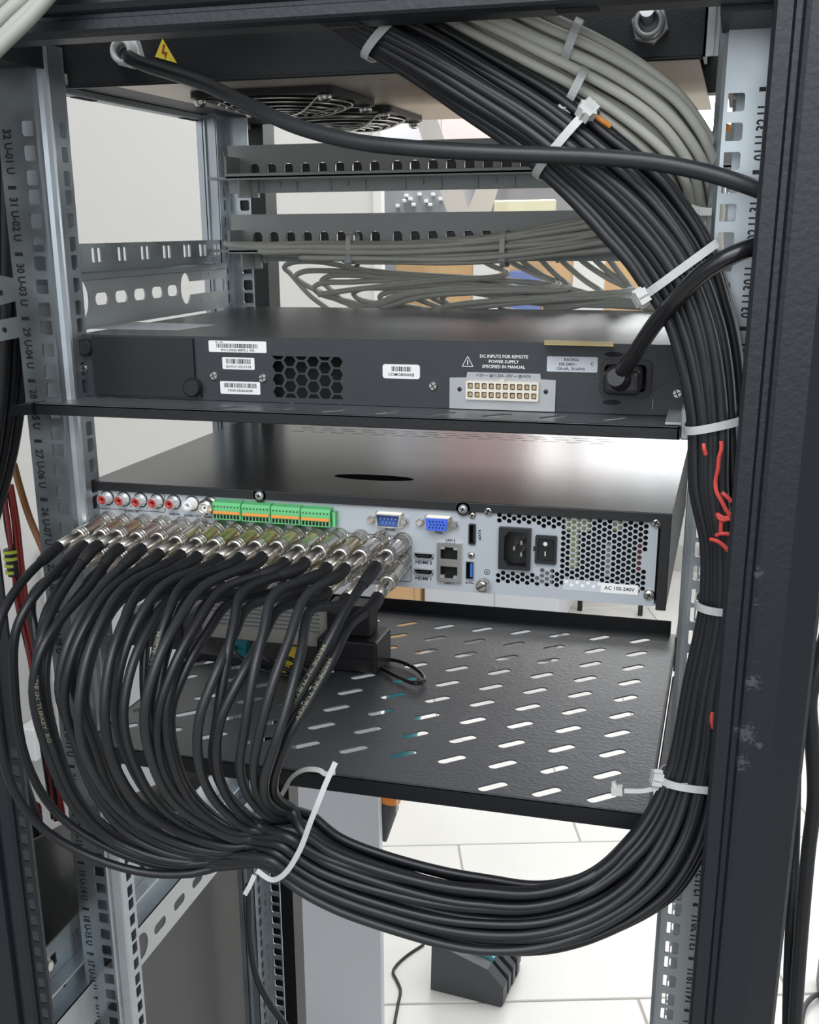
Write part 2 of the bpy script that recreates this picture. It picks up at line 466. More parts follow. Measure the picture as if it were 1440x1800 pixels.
# front posts
xl = (-266.2, 470.0, 30.8)[0]; xr = (-249.3, 470.0, 30.4)[0]
MB().prism([(-300, 500), (-300, 455), (xl-14, 455), (xl-14, 468), (xr, 468), (xr, 500)], PB, 150).build('frame_post', 'powder_smooth', rack)
MB().prism([(300, 500), (300, 455), (262, 455), (262, 468), (238, 468), (238, 500)], PB, 150).build('frame_post', 'powder_smooth', rack)
# beams of the roof and the foot
beam = [(-60, 79), (-80, 79), (-86, 80.5), (-87.5, 82), (-87.5, 87), (-85, 88), (-85, 90), (-88, 92), (-90, 95), (-90, 150), (-60, 150)]
MB().prism(beam, -301, 301, 'x').build('top_beam', 'powder', rack)
for x in (-205, 150, 20): MB().box(x-11, x+11, -80, -70, 78.4, 79.2).build('beam_slot', 'dark', rack)
MB().prism([(500, 90), (470, 90), (470, 150), (500, 150)], -301, 301, 'x').build('top_beam', 'powder_smooth', rack)
for s in (-1, 1):
    b = MB().box(s*222, s*266, -60, 470, 76, 150)
    b.build('side_beam', 'powder_smooth', rack)
    MB().box(s*262, s*274, -60, 470, 71, 76.5, 1, 1).build('beam_lip', 'galv_dull', rack)
for x, y in ((-268, 140), (-268, 330)): MB().box(x-3, x+3, y-16, y+16, 70.4, 71.2).build('lip_slot', 'dark', rack)
for y in (-75, 485): MB().box(-301, 301, y-15, y+15, FZ+1, PB, 3, 1).build('plinth_beam', 'powder_smooth', rack)
for s in (-1, 1): MB().box(s*301, s*262, -60, 470, FZ+1, PB, 3, 1).build('plinth_beam', 'powder_smooth', rack)
# roof skirt, roof sheet with two fan openings
MB().box(-222, 211, 40, 42, 68, 150).box(-222, 211, 38, 42, 66.5, 69, 0.8, 1).build('roof_skirt', 'powder_smooth', rack)
FANS = [(-127, 219), (-127, 379)]
small = [ngon(-20+0, 140, 3, 10), ngon(28, 225, 4, 10), ngon(70, 330, 4, 10)]
MB().plate([(-222, 42), (206, 42), (206, 472), (-222, 472)], [ngon(x, y, 53, 40) for x, y in FANS]+small, 1.5,
           lambda u, v, w: (u, v, 75.8+w)).build('roof_sheet', 'tray', rack)
MB().box(-222, 206, 42, 470, 128, 130).build('roof_top', 'powder_smooth', rack)

def rail(sx, side, front):
    """one galvanised mounting rail; sx = -1 left, +1 right; front = the far pair"""
    yf = 372 if front else 0
    g = -1 if front else 1
    z0, z1 = (-1392, 92 if not front else 74)
    hz = [-44.45*k-(6.35+15.875*i) for k in range(-1, 30) for i in range(3)]
    b = MB().strip(sx*226, sx*(250 if front else 256), z0, z1, sx*232.5, 10.2, 9.9, 1.6, hz, 1.6, face_at(yf+0.8*g))
    r = b.build('mounting_rail', 'galv', rack)
    c = MB()
    if not front:
        # stepped web behind the flange, then the perforated side strip
        prof = [(226, 0.2), (226.5, 8), (223.6, 9.5), (221.2, 11.5), (220.6, 13.5), (221.0, 15), (223, 15), (225, 12), (228.2, 9.6), (228.2, 0.2)]
        c.prism([(sx*x, y) for x, y in prof], z0, z1)
        c.strip(14.5, 33.5, z0, z1, 26.5, 8.5, 10.2, 1.4, hz, 1.5, lambda u, v, w: (sx*221.8+w, u, v))
        c.box(sx*(221 if sx < 0 else 232.5), sx*276, 33, 34.5, z0, z1)
    else:
        c.strip(350, 372, z0, z1, 362, 6.5, 10.2, 1.4, hz, 1.5, lambda u, v, w: (sx*250+w, u, v))
        c.box(sx*250, sx*262, 350, 351.6, z0, z1); c.box(sx*260, sx*263, 347, 351.6, z0, z1); c.box(sx*262, sx*269, 347, 348.6, z0, z1)
    c.build('rail_web', 'galv', r)
    if not front:
        t = MB()
        for k in range(-1, 31):
            n = k+2
            zt = -44.45*k
            if sx < 0:
                t.text('%d U-%02d U' % (33-n, n), 8.6, write_at(-249.3, -0.25, zt-21.0, -math.pi/2), sx=0.80, bold=0.022)
                t.box(-252.3, -246.0, -0.25, -0.1, zt-44.45-1.2, zt-44.45+1.2)
            else:
                t.text('%02d U-%d U' % (n, 33-n), 8.6, write_at(248.4, -0.25, zt-23.5, math.pi/2), sx=0.80, bold=0.022)
                t.box(245.0, 251.4, -0.25, -0.1, zt-1.2, zt+1.2)
        t.build('unit_numbers', 'ink', r, label='printed black rack unit numbers')
    return r
for sx in (-1, 1): rail(sx, 0, False)
for sx in (-1, 1): rail(sx, 0, True)

# depth braces on the left side: a strip of paired slots above a strip of long slots
xb = -251.5
def fx(u, v, w=0.0): return (xb+w, u, v)
pairs = []
for y in (45, 78, 110, 152, 192, 233, 274, 308, 340):
    pairs += [rrect(y-4.6, -47.5, 6.2, 11, 1), rrect(y+4.6, -47.5, 6.2, 11, 1)]
circ = [(259+11*math.cos(a), -80.5+14*math.sin(a)) for a in [math.radians(25+ (310/20)*i) for i in range(21)]]
key = circ+[(349, -86.2), (349, -75)]
longs = [rrect(y, -81, 21, 9.5, 4.6, 5) for y in (106, 138, 170, 202, 232)]
disc = [(75+12*math.cos(2*math.pi*i/20), -80+15*math.sin(2*math.pi*i/20)) for i in range(20)]
b = MB().plate([(5, -60), (352, -60), (352, -38.5), (5, -38.5)], pairs, 1.6, fx)
br = b.build('side_brace', 'galv', rack)
MB().box(xb-0.8, xb+6, 5, 352, -62.5, -60, 0.8, 1).box(xb+4.6, xb+6.2, 5, 352, -66, -61, 0.5, 1).build('brace_fold', 'galv', br)
MB().plate([(5, -103), (352, -103), (352, -65), (5, -65)], longs+[disc, key], 1.6, lambda u, v, w: (xb+4+w, u, v)).build('brace_web', 'galv_dull', br)
for (y, z) in ((292, -65.5-4), (310, -69), (292, -92), (310, -92)): MB().lathe((xb+4.6, y, z), (1, 0, 0), [(0, 1.8), (.7, 1.2)], 8).build('rivet', 'steel', br)
# the brace lower down: folded angle with square holes and a slotted web
sq = [rrect(y, -607, 9, 11, 0.6) for y in (-35, 0, 32, 88, 120)]
low = MB().plate([(-62, -622), (352, -622), (352, -590), (-62, -590)], sq, 1.6, lambda u, v, w: (xb-11+w, u, v))
lb = low.build('side_brace', 'galv', rack)
MB().plate([(-62, -690), (352, -690), (352, -650), (-62, -650)], [rrect(y, -672, 24, 10, 4.9, 5) for y in range(122, 345, 42)]+[ngon(84, -671, 13, 16)], 1.6,
           lambda u, v, w: (xb+2+w, u, v)).build('brace_web', 'galv_dull', lb)
MB().box(xb-12, xb+2.6, -62, 352, -624, -622).box(xb-12, xb+2.6, -62, 352, -652, -650).box(xb-12, xb-10, -62, 352, -651, -622).build('brace_fold', 'galv', lb)
hb = MB()
for y in (-52, -25, 10): hb.lathe((xb-9.4, y, -638), (1, 0, 0), [(0, 2.4), (.4, 2.4)], 10)
hb.build('brace_holes', 'dark', lb)
MB().lathe((xb-10, -47, -604), (1, 0, 0), [(0, 7), (1, 7)], 16).lathe((xb-9, -47, -604), (1, 0, 0), [(0, 5), (4, 5), (4.5, 4)], 6, smooth=False).build('nut', 'steel', lb)
low2 = MB().box(xb-14, xb+4, -62, -4, -712, -709).box(xb-14, xb-12, -62, -4, -735, -709)
low2.build('side_brace', 'galv', rack)
# short slotted lugs outside the left rail
lug = MB().plate([(-277.1, 2.0, -57.4)[::2], (-255.5, 2.0, -61.3)[::2], (-255.4, 2.0, -76.4)[::2], (-280.3, 2.0, -82.2)[::2]], [ngon(*(-268.5, 2.0, -71.3)[::2], 2.2, 10)], 1.6, face_at(2.5))
lug.build('rail_lug', 'galv', rack)
lug = MB().plate([(-281.6, 2.0, -91.9)[::2], (-255.9, 2.0, -87.6)[::2], (-256.3, 2.0, -102.5)[::2], (-283.7, 2.0, -107.4)[::2]], [ngon(*(-268.9, 2.0, -97.4)[::2], 2.2, 10)], 1.6, face_at(2.5))
lug.build('rail_lug', 'galv', rack)
# metal upright stub beside the top of the right rail
MB().box(211.5, 228, 24, 25.5, 66, 128).box(216, 217.5, 21.5, 24, 66, 128).box(211.5, 213, 24, 60, 66, 128).build('roof_bracket', 'galv_dull', rack)
# dark side panel inside the lower left of the rack
xs = -286
sp = [(-70, -520), (-286.0, 61.1, -527.4)[1:], (470, -640), (470, -1395), (-70, -1395)]
sp[0] = (-286.0, -28.5, -508.9)[1:]
sp.insert(0, (-75, sp[0][1]-20))
sp[-1] = (-75, -1395)
MB().prism(sp, xs-2, xs, 'x').build('side_panel', 'side', rack)

# cable glands in the skirt and the shock warning
def gland(x, z, r, m):
    b = MB().lathe((x, 40, z), (0, -1, 0), [(0, r), (6, r), (7, r*0.93)], 6, smooth=False)
    b.lathe((x, 33, z), (0, -1, 0), [(0, r*0.82), (8, r*0.78), (10, r*0.55), (4, r*0.5)], 18, cap=False)
    return b.build('cable_gland', m, rack, label='pale hexagonal cable gland')
gx, _, gz = (-171.0, 33.0, 86.8)
gland(gx, gz, 10.5, 'white_plastic')
g2x, _, g2z = (178.9, 33.0, 86.4)
g2 = gland(g2x, g2z, 11.5, 'zinc_plate')
MB().lathe((g2x-1, 36, g2z+2), (0, -1, 0.25), [(0, 4.2), (16, 4.2)], 12).build('gland_plug', 'zinc_plate', g2)
t0, t1, t2 = (-146.4, 39.6, 95.0), (-136.8, 39.6, 79.3), (-152.8, 39.6, 83.9)
st = MB().prism([(p[0], p[2]) for p in (t0, t1, t2)], 39.2, 39.8, 'y').build('warning_sticker', 'yellow', rack, label='yellow triangular shock warning sticker')
bolt = [(-145.9, 39.0, 91.7)[::2], (-144.4, 39.0, 90.9)[::2], (-145.8, 39.0, 87.1)[::2], (-143.1, 39.0, 86.1)[::2], (-145.5, 39.0, 81.8)[::2], (-145.2, 39.0, 84.9)[::2], (-147.6, 39.0, 85.8)[::2]]
MB().prism(bolt, 38.9, 39.1, 'y').build('flash_symbol', 'warn_red', st)

# ------------------------------------------------------------------ the two roof fans
def fan(x, y, label):
    t = thing('cooling_fan', label, 'fan', (x, y, 77), 'fans in the rack roof')
    fr = MB().plate(rrect(x, y, 118, 118, 6), [ngon(x, y, 56, 36)], 25, lambda u, v, w: (u, v, 90+w))
    fr.build('fan_frame', 'black_plastic', t)
    r = MB().lathe((x, y, 98), (0, 0, -1), [(0, 20), (16, 20), (18, 17)], 24)
    r.build('hub', 'black_plastic', t)
    bl = MB()
    for i in range(7):
        a = 2*math.pi*i/7
        vs = []
        for (rr, z0, da) in ((19, 96, -.22), (19, 83, .22), (52, 82, .40), (52, 97, -.05)):
            vs.append((x+rr*math.cos(a+da), y+rr*math.sin(a+da), z0))
        vs2 = [(p[0], p[1], p[2]+1.2) for p in vs]
        bl.add(vs+vs2, [(0,1,2,3),(7,6,5,4),(0,4,5,1),(1,5,6,2),(2,6,7,3),(3,7,4,0)])
    bl.build('blades', 'black_gloss', t)
    MB().plate(rrect(x, y, 121, 121, 9), [ngon(x, y, 57, 36)], 4.5, lambda u, v, w: (u, v, 72.6+w)).build('fan_gasket', 'black_plastic', t)
    g = MB()
    for rr, z in ((9, 60.5), (17, 60.8), (25, 61.4), (33, 62.4), (41, 64), (49, 66.2), (55, 68.5)):
        g.tube([(x+rr*math.cos(2*math.pi*i/36), y+rr*math.sin(2*math.pi*i/36), z) for i in range(36)], 0.9, 6, closed=True)
    gd = g.build('finger_guard', 'steel', t, label='chromed wire finger guard')
    g = MB()
    for i in range(4):
        a = math.pi/4+math.pi/2*i
        c, s_ = math.cos(a), math.sin(a)
        g.tube(spline([(x+8*c, y+8*s_, 59.6), (x+30*c, y+30*s_, 60.6), (x+50*c, y+50*s_, 65.4), (x+60*c, y+60*s_, 69.0), (x+74*c, y+74*s_, 68.8)], 4), 1.1, 6)
        g.tube([(x+74*c+5*math.cos(q*math.pi/5), y+74*s_+5*math.sin(q*math.pi/5), 68.6) for q in range(10)], 1.0, 6, closed=True)
    g.build('guard_spokes', 'steel', gd)
    g = MB().lathe((x, y, 59.6), (0, 0, -1), [(0, 9), (.8, 9)], 20)
    g.build('guard_disc', 'steel', gd)
    for i in range(4):
        a = math.pi/4+math.pi/2*i
        screw(t, 'screw', x+74*math.cos(a), y+74*math.sin(a), 68, 5.4, 'steel', True, (0, 0, -1))
fan(*FANS[0], 'black roof fan with a domed wire guard, the nearer of the two')
fan(*FANS[1], 'black roof fan with a domed wire guard, the farther of the two')

# ------------------------------------------------------------------ patch panels
def patch(zt, zb, zs, ztray, label, open_right):
    """zt/zb top and bottom of the plate, zs centre of the slots, ztray the cable shelf"""
    yp = 345
    t = thing('patch_panel', label, 'panel', (0, yp, zb), 'patch panels on the front rails')
    xs = [-209+17.05*i for i in range(8)]+[-68+17.05*i for i in range(8)]+[76+17.05*i for i in range(8)]
    slots = [rrect(x, zs, 9.6, 14, 4.2, 4) for x in xs]
    MB().plate([(-236, zb), (240, zb), (240, zt), (-236, zt)], slots, 1.6, face_at(yp)).build('panel_plate', 'patch_grey', t)
    MB().box(-236, 240, yp, yp+10, zt-1.6, zt, 0.5, 1).build('top_flange', 'patch_grey', t)
    tr = MB().box(-222, 240, 303, yp, ztray-1.4, ztray+1.4, 0.6, 1).box(-246, -222, 318, yp, ztray-1.2, ztray+1.2)
    tr.box(-222, 240, 303, 306, ztray-2.5, ztray+3.5, 0.6, 1)
    tr.build('cable_shelf', 'patch_grey', t)
    e = MB().box(-226, -224, 312, yp, ztray, ztray+19).box(-226, -205, 340, yp, ztray-17, ztray-2).box(-213, -211, 310, yp, ztray-17, ztray-2)
    e.build('side_lug', 'patch_grey', t)
    for i, x in enumerate(xs):
        k = MB().box(x-4.4, x+4.4, yp+2, yp+26, zs-6.6, zs+6.6, 1, 1)
        k.lathe((x+1.5, yp-2, zs-4), (0, 1, 0), [(0, 2.2), (14, 2.2)], 10)
        k.build('jack', 'black_plastic', t)
    for i, x in enumerate(xs):
        if i % 4 == 3: continue
        h = 5 if i % 4 == 1 else 9
        MB().box(x+6, x+9, yp-3, yp-0.8, ztray-3-h, ztray-3, 0.4, 1).build('tie_tab', 'patch_grey', t)
    return t
patch(47.2, 4.0, 23.5, 17.0, 'grey patch panel with an empty cable shelf, the upper of the two', True)
patch(-15.3, -59.0, -38.5, -48.5, 'grey patch panel with grey cables tied along its shelf', False)

# ------------------------------------------------------------------ network switch
SWY = 28
sw = thing('network_switch', 'charcoal rack network switch with white barcode stickers on the upper shelf', 'switch', (-7, 190, -147))
def swf(u, v, w=0.0): return (u, SWY+w, v)
ZB, ZT = -147.2, -102.2
hexes = []
pitch = 9.0; hx0, hz0 = -66.2, -117.5
cells = MB()
R_o, R_i = pitch/math.sqrt(3)*1.0, 4.35
gx0, gx1, gz0, gz1 = -70.5, -16.6, -143.6, -114.4
def clampz(z): return max(gz0, min(gz1, z))
for c in range(7):
    x = hx0+c*pitch*0.866*1.12
    for r in range(4):
        z = hz0-r*pitch*1.0-(pitch/2 if c % 2 else 0)+(4.5)
        h = [(px, clampz(pz)) for px, pz in ngon(x, z, R_i*1.05, 6)]
        if max(p[1] for p in h)-min(p[1] for p in h) < 1.2 or x+R_i > gx1+2: continue
        q = []
        for p in h:
            if not q or (abs(p[0]-q[-1][0])+abs(p[1]-q[-1][1])) > 0.05: q.append(p)
        hexes.append(q)
rear = MB().plate([(-226, ZB), (216, ZB), (216, ZT), (-226, ZT)], [rrect(95.5, -134, 51, 14.6)]+[rrect(176.2, -123.4, 30, 21, 4)]+hexes, 1.4, swf)
rear.build('rear_plate', 'switch_paint', sw)
ch = MB().box(-226, 216, SWY, 346, ZT-1.2, ZT+0.2, 0.5, 1)
ch.build('lid', 'switch_top', sw)
ch = MB().box(-226, 216, SWY+1, 346, ZB, ZB+1.2).box(-226, -224.5, SWY+1, 346, ZB, ZT-1).box(214.5, 216, SWY+1, 346, ZB, ZT-1).box(-226, 216, 344, 346, ZB, ZT-1)
ch.build('chassis', 'switch_paint', sw)
MB().box(-80, -8, SWY+14, SWY+15, ZB+1.2, ZT-1.5).build('vent_backing', 'dark', sw)
# cover plate of the left bay
cv = MB().prism([(-212.5, -145.2), (-126.2, -145.2), (-126.2, -140), (-130.5, -133), (-130.5, -103.4), (-212.5, -103.4)], SWY-3.2, SWY-0.6, 'y')
cv.build('bay_cover', 'black_plastic', sw)
MB().lathe((-132, SWY-2.6, -138), (0, -1, 0), [(0, 6.8), (4, 6.6), (5, 5.6)], 20).build('thumb_screw', 'black_plastic', sw)
MB().lathe((-217.5, SWY-0.6, -111), (0, -1, 0), [(0, 6.2), (4, 6), (5, 5)], 20).build('thumb_screw', 'black_plastic', sw)
def slot_screw(x, z, r, p, y=SWY-0.6):
    b = MB().lathe((x, y, z), (0, -1, 0), [(0, r), (1.0, r), (1.5, r*.8)], 18)
    b.cur = 1
    a = rnd.uniform(0, 3.1)
    b.obox((x, y-1.5, z), (math.cos(a), 0, math.sin(a)), (0, 1, 0), (-math.sin(a), 0, math.cos(a)), r*.8, .12, .35)
    b.obox((x, y-1.5, z), (-math.sin(a), 0, math.cos(a)), (0, 1, 0), (math.cos(a), 0, math.sin(a)), r*.8, .10, .3)
    return b.build('screw', ['steel', 'ink'], p)
for x, z in ((-221.3, -127), (-116.2, -129.6), (-78.2, -130.2), (46.9, -132.4), (209.6, -132.6)): slot_screw(x, z, 3.2, sw)
def barcode(b, x0, x1, z0, z1, y, seed):
    q = random.Random(seed); x = x0
    while x < x1:
        w = q.choice((0.3, 0.3, 0.5, 0.8))
        b.box(x, min(x+w, x1), y-0.06, y, z0, z1); x += w+q.choice((0.3, 0.4, 0.6))
def sticker(x0, x1, z0, z1, lines, bars, y=SWY-0.7, r=0.8, m='white_label', parent=sw, name='sticker', label=None, tilt=0.0):
    cx, cz = (x0+x1)/2, (z0+z1)/2
    b = MB().plate(rrect(cx, cz, x1-x0, z1-z0, r), [], 0.25, lambda u, v, w: (u, y-0.1+w, v+(u-cx)*tilt))
    o = b.build(name, m, parent, label=label)
    t = MB()
    for (txt, size, dx, dz) in lines:
        t.text(txt, size, lambda u, v, dx=dx, dz=dz: (cx+dx+u, y-0.28, cz+dz+v+(u+dx)*tilt))
    if bars: barcode(t, *bars[:4], y-0.25, bars[4])
    if t.v: t.build('print', 'ink', o)
    return o
sticker(-119, -74.6, -112.6, -104.6, [('PN  V02', 1.7, -14, 2.9), ('WS-C2960S-48FPS-L V02', 2.5, 0, -2.6)], (-113, -81, -109.6, -106.6, 3))
sticker(-109, -84.2, -124.6, -116.2, [('SN FOC1551Z1YB', 2.5, 0, -2.4)], (-106, -87, -120.6, -117.2, 5))
sticker(-111.6, -80.6, -142.2, -133.2, [('C4:0A:CB:B6:60:80', 2.5, 0, -2.0)], (-108.5, -83.5, -137.6, -134.4, 6))
sticker(11, 37.6, -128, -118.3, [('COMG800ARB', 2.9, 0, -2.2)], (17.5, 31.5, -123, -119.8, 8), r=1.8)
t = MB()
t.text('DC INPUTS FOR REMOTE', 2.9, write_at(95.5, SWY-0.85, -111.6)).text('POWER SUPPLY', 2.9, write_at(95.5, SWY-0.85, -115.0)).text('SPECIFIED IN MANUAL', 2.9, write_at(95.5, SWY-0.85, -118.4))
for a, b_ in (((67.2, -118.6), (74.6, -118.6)), ((74.6, -118.6), (70.9, -112.0)), ((70.9, -112.0), (67.2, -118.6))):
    t.tube([(a[0], SWY-0.85, a[1]), (b_[0], SWY-0.85, b_[1])], 0.32, 4)
t.box(70.6, 71.2, SWY-0.95, SWY-0.75, -117.6, -114.3)
t.build('printed_text', 'white_label', sw, label='white printed warning text')
dc = MB().plate([(58.8, -147), (131, -147), (131, -126.2), (121, -125.8), (120.6, -122.2), (71, -122.2), (70.4, -125.8), (58.8, -126.2)], [rrect(95.3, -134, 49.6, 12.6)], 1.0, face_at(SWY-1.6))
dcp = dc.build('connector_plate', 'zinc_plate', sw)
MB().text('+12V --- @11.25A, -53V --- @14.7A', 2.5, write_at(95.6, SWY-2.2, -124.1)).build('print', 'ink', dcp)
sh = MB().plate(rrect(95.3, -134, 49.6, 12.6, .6), [rrect(73.6+4.82*i, -134+2.9*j, 3.5, 4.0, .5) for i in range(10) for j in (-1, 1)], 7, face_at(SWY-1.0)).box(93.5, 97, SWY-4.5, SWY, -127.6, -126.4)
shell = sh.build('power_connector', 'dc_shell', dcp)
pn = MB()
for i in range(10):
    for j in (-1, 1): pn.box(73.6+4.82*i-1.1, 73.6+4.82*i+1.1, SWY-3.6, SWY+3, -134+2.9*j-1.3, -134+2.9*j+1.3)
pn.build('pins', 'dc_pin', shell)
for x in (65.8, 124.6): screw(dcp, 'screw', x, SWY-2.1, -133.8, 1.5, 'black_plastic', False)
sticker(124.6, 157.8, -120.6, -110.6, [('RATING', 2.7, -0.5, 2.9), ('100-240V~', 2.7, -3, -0.1), ('12A-6A, 50-60Hz', 2.7, -1, -3.0), ('C', 3, 13, 0.5)], None, m='clear_label', label='grey rating plate')
MB().prism([(194.5, -143), (197.3, -143), (197.3, -140.5), (196.4, -140.5), (196.4, -137.5), (197.8, -137.5), (197.8, -136.8), (194.5, -136.8)], SWY-1.4, SWY-0.5, 'y').build('latch_clip', 'zinc_plate', sw)
MB().prism([(194.8, -131), (214, -118.5), (215, -118.5), (215, -146.5), (194.8, -146.5)], SWY-2.0, SWY-0.6, 'y').build('corner_bracket', 'switch_paint', sw)
inl = MB().plate(rrect(176.2, -123.4, 33, 24, 4.5), [rrect(176.2, -123.4, 27, 17.5, 3)], 4.5, face_at(SWY-1.6)).box(163, 189.5, SWY+12, SWY+13, -132, -114.5)
inl.build('power_inlet', 'black_plastic', sw)
for z in (-108.6, -139.6): MB().prism([(168+8*math.cos(2*math.pi*i/16)*0.75, z+1.6*math.sin(2*math.pi*i/16)) for i in range(16)], SWY-1.2, SWY-0.5, 'y').build('retainer_slot', 'dark', sw)
p0, p1, p2, p3 = (124.6, 12.7, -101.9), (169.2, 10.0, -101.9), (165.5, 40.4, -101.9), (119.7, 44.1, -101.9)
MB().prism([p[:2] for p in (p0, p1, p2, p3)], -101.9, -101.7).build('foil_sticker', 'gold', sw, label='gold foil sticker on the lid')
p0, p1, p2, p3 = (-244.3, 72.3, -101.9), (-165.6, 75.8, -101.9), (-156.5, 126.9, -101.9), (-237.6, 142.8, -101.9)
MB().prism([p[:2] for p in (p0, p1, p2, p3)], -101.95, -101.8).build('lid_label', 'clear_label', sw, label='pale label on the left of the lid')

# ------------------------------------------------------------------ rack shelves
def slotted_shelf(label, z, x0, x1, y0, y1, cols, rows, dx, dy, ox, oy, ang, lip, length, skip=None):
    t = thing('rack_shelf', label, 'shelf', ((x0+x1)/2, (y0+y1)/2, z-lip), 'perforated rack shelves')
    hs = []
    for i in range(cols):
        for j in range(rows):
            cx, cy = ox+dx*i, oy+dy*j+1.6*(i-cols+1)
            p = rotp(rrect(cx, cy, length, 8.2, 4.05, 5), cx, cy, ang)
            if min(q[0] for q in p) > x0+3 and max(q[0] for q in p) < x1-3 and min(q[1] for q in p) > y0+3 and max(q[1] for q in p) < y1-3: hs.append(p)
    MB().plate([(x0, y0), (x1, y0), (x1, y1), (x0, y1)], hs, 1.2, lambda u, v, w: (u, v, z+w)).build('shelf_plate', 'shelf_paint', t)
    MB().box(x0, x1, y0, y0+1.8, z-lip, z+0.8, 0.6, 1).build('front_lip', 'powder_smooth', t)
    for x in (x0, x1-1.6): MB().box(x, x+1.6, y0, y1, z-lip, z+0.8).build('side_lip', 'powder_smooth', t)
    return t
s1 = slotted_shelf('black perforated shelf under the network switch', -148.2, -241, 214.5, -14, 440, 11, 12, 37.7, 36.3, -206, 10, math.radians(43), 7.5, 23)  # hidden far end lengthened to shape the reflection on the recorder lid
MB().prism([(-258, -150), (-241, -148), (-241, -155.5), (-262, -157.5)], -16, 8, 'y').build('mounting_ear', 'powder_smooth', s1)
MB().box(214.5, 222, -12, 6, -156, -136, 1, 1).prism([(-10, -147), (-10, -145.4), (60, -141), (60, -142.6)], 205, 216, 'x').build('mounting_ear', 'galv_dull', s1)
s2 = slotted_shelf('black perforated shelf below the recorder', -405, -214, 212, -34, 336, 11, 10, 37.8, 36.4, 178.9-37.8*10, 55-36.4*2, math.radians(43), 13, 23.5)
MB().box(-214, 206, 334, 336, -405, -391, 0.6, 1).build('rear_lip', 'powder_smooth', s2)
MB().box(213.5, 217, 235, 352, -404, -372).build('mounting_bracket', 'powder_smooth', s2)
MB().box(213.5, 226, 40, 230, -416, -406, 1, 1).build('mounting_bracket', 'powder_smooth', s2)

# ------------------------------------------------------------------ video recorder
NY = 32
nv = thing('video_recorder', 'black topped video recorder with a pale grey rear panel full of sockets', 'recorder', (-7, 190, -279))
X0, X1, NZ0, NZ1 = -226.5, 211.5, -279.5, -213.5
def nf(u, v, w=0.0): return (u, NY+w, v)
# hexagon grille of the power supply
gx0, gx1, gz0, gz1 = 92.0, 196.5, -272.0, -219.6
hp = 4.02
holes = []
nocells = [(91.5, 120.0, -261, -227.5), (119.4, 136.5, -256.5, -231)]
iq = 0
xx = gx0+2
while xx < gx1-1:
    zz = gz1-1.6-(hp/2 if iq % 2 else 0)
    while zz > gz0+1.5:
        if not any(a-1.9 < xx < b+1.9 and c-1.9 < zz < d+1.9 for a, b, c, d in nocells) and not (xx > 188 and -252 < zz < -240 and xx > 194) :
            holes.append(ngon(xx, zz, 1.75, 8, math.pi/8))
        zz -= hp
    xx += hp*0.866; iq += 1
ports = [rrect(58.7, -257.7, 17.2, 27.6), rrect(39.4, -254.6, 14.4, 4.8, 1.2), rrect(39.2, -266.6, 14.4, 4.8, 1.2), rrect(74.9, -236.1, 4.6, 14.6, .8), rrect(73.6, -262.8, 5.6, 13.2),
         rrect(105.8, -244.2, 22, 27), rrect(127.6, -243.8, 14, 19)]
rp = MB().plate([(X0+3.6, NZ0), (201.5, NZ0), (203, NZ0+1), (203, -219), (X0+5, -219), (X0+3.6, -220.5)], holes+ports, 1.2, nf)
rp.build('rear_panel', 'panel_grey', nv)
# lid: top sheet with vent slits, folded edge at the rear, sides
vents = []
for j in range(3):
    for i in range(15):
        x = -150+20.2*i+(6 if j == 1 else 0)+j*1.5; y = 281+11*j
        vents.append(rrect(x, y, 13.5, 1.7, .6, 2))
lid = MB().plate([(X0, NY-2), (X1, NY-2), (X1, 340), (X0, 340)], vents, 1.2, lambda u, v, w: (u, v, NZ1+w))
lid.build('lid', 'nvr_lid', nv)
MB().box(X0, X1, NY-3.2, NY-1.8, NZ1-6.2, NZ1+0.6, 0.5, 2).build('lid_fold', 'black_plastic', nv, label='black folded rear edge of the lid')
MB().prism([(X0-.2, NZ0), (X0+4.0, NZ0), (X0+4.0, NZ1-9), (X0+5.4, NZ1-10), (X0+5.4, NZ1-4), (X0-.2, NZ1-4)], NY-2.6, NY+2, 'y').box(X0, X0+1.2, NY, 340, NZ0, NZ1).build('lid_side', 'black_plastic', nv)
MB().box(204.5, X1, NY-3, NY+1, NZ0-2, NZ1-4, 0.5, 1).box(X1-1.2, X1, NY, 340, NZ0, NZ1).prism([(203, NZ1-10), (206, NZ1-10), (206, NZ1-4), (201, NZ1-4)], NY-2.2, NY-1, 'y').build('lid_side', 'black_plastic', nv)
MB().box(X0+1.2, X1-1.2, NY+1, 340, NZ0, NZ0+1.2).box(X0+1.2, X1-1.2, 338.5, 340, NZ0, NZ1-1).build('base', 'panel_grey', nv)
bs = MB().box(X0+2, 205, NY+9, NY+10, NZ0+1.3, NZ1-1)
bs.build('socket_backing', 'dark', nv)
for x, y in ((-190, 80), (-190, 290), (180, 80), (180, 290)): MB().lathe((x, y, NZ0), (0, 0, -1), [(0, 11), (5, 10)], 20).build('foot', 'black_plastic', nv)
# capacitors and coils seen through the grille
for q in ((139, 157, -231, -221), (143, 149.5, -258, -231.2), (172, 179, -229, -221)):
    MB().box(q[0], q[1], NY+3.5, NY+8, q[2], q[3], 1, 1).build('supply_capacitor', 'pcb', nv, label='yellowish part behind the grille')
MB().box(168, 172.5, NY+3.5, NY+8, -262, -238).build('supply_coil', 'pcb2', nv)
MB().box(120, 132, NY+3.5, NY+8, -270, -258).build('supply_coil', 'pcb2', nv)
MB().box(190, 193, NY+3.5, NY+8, -256, -236).build('supply_lead', 'pcb3', nv)
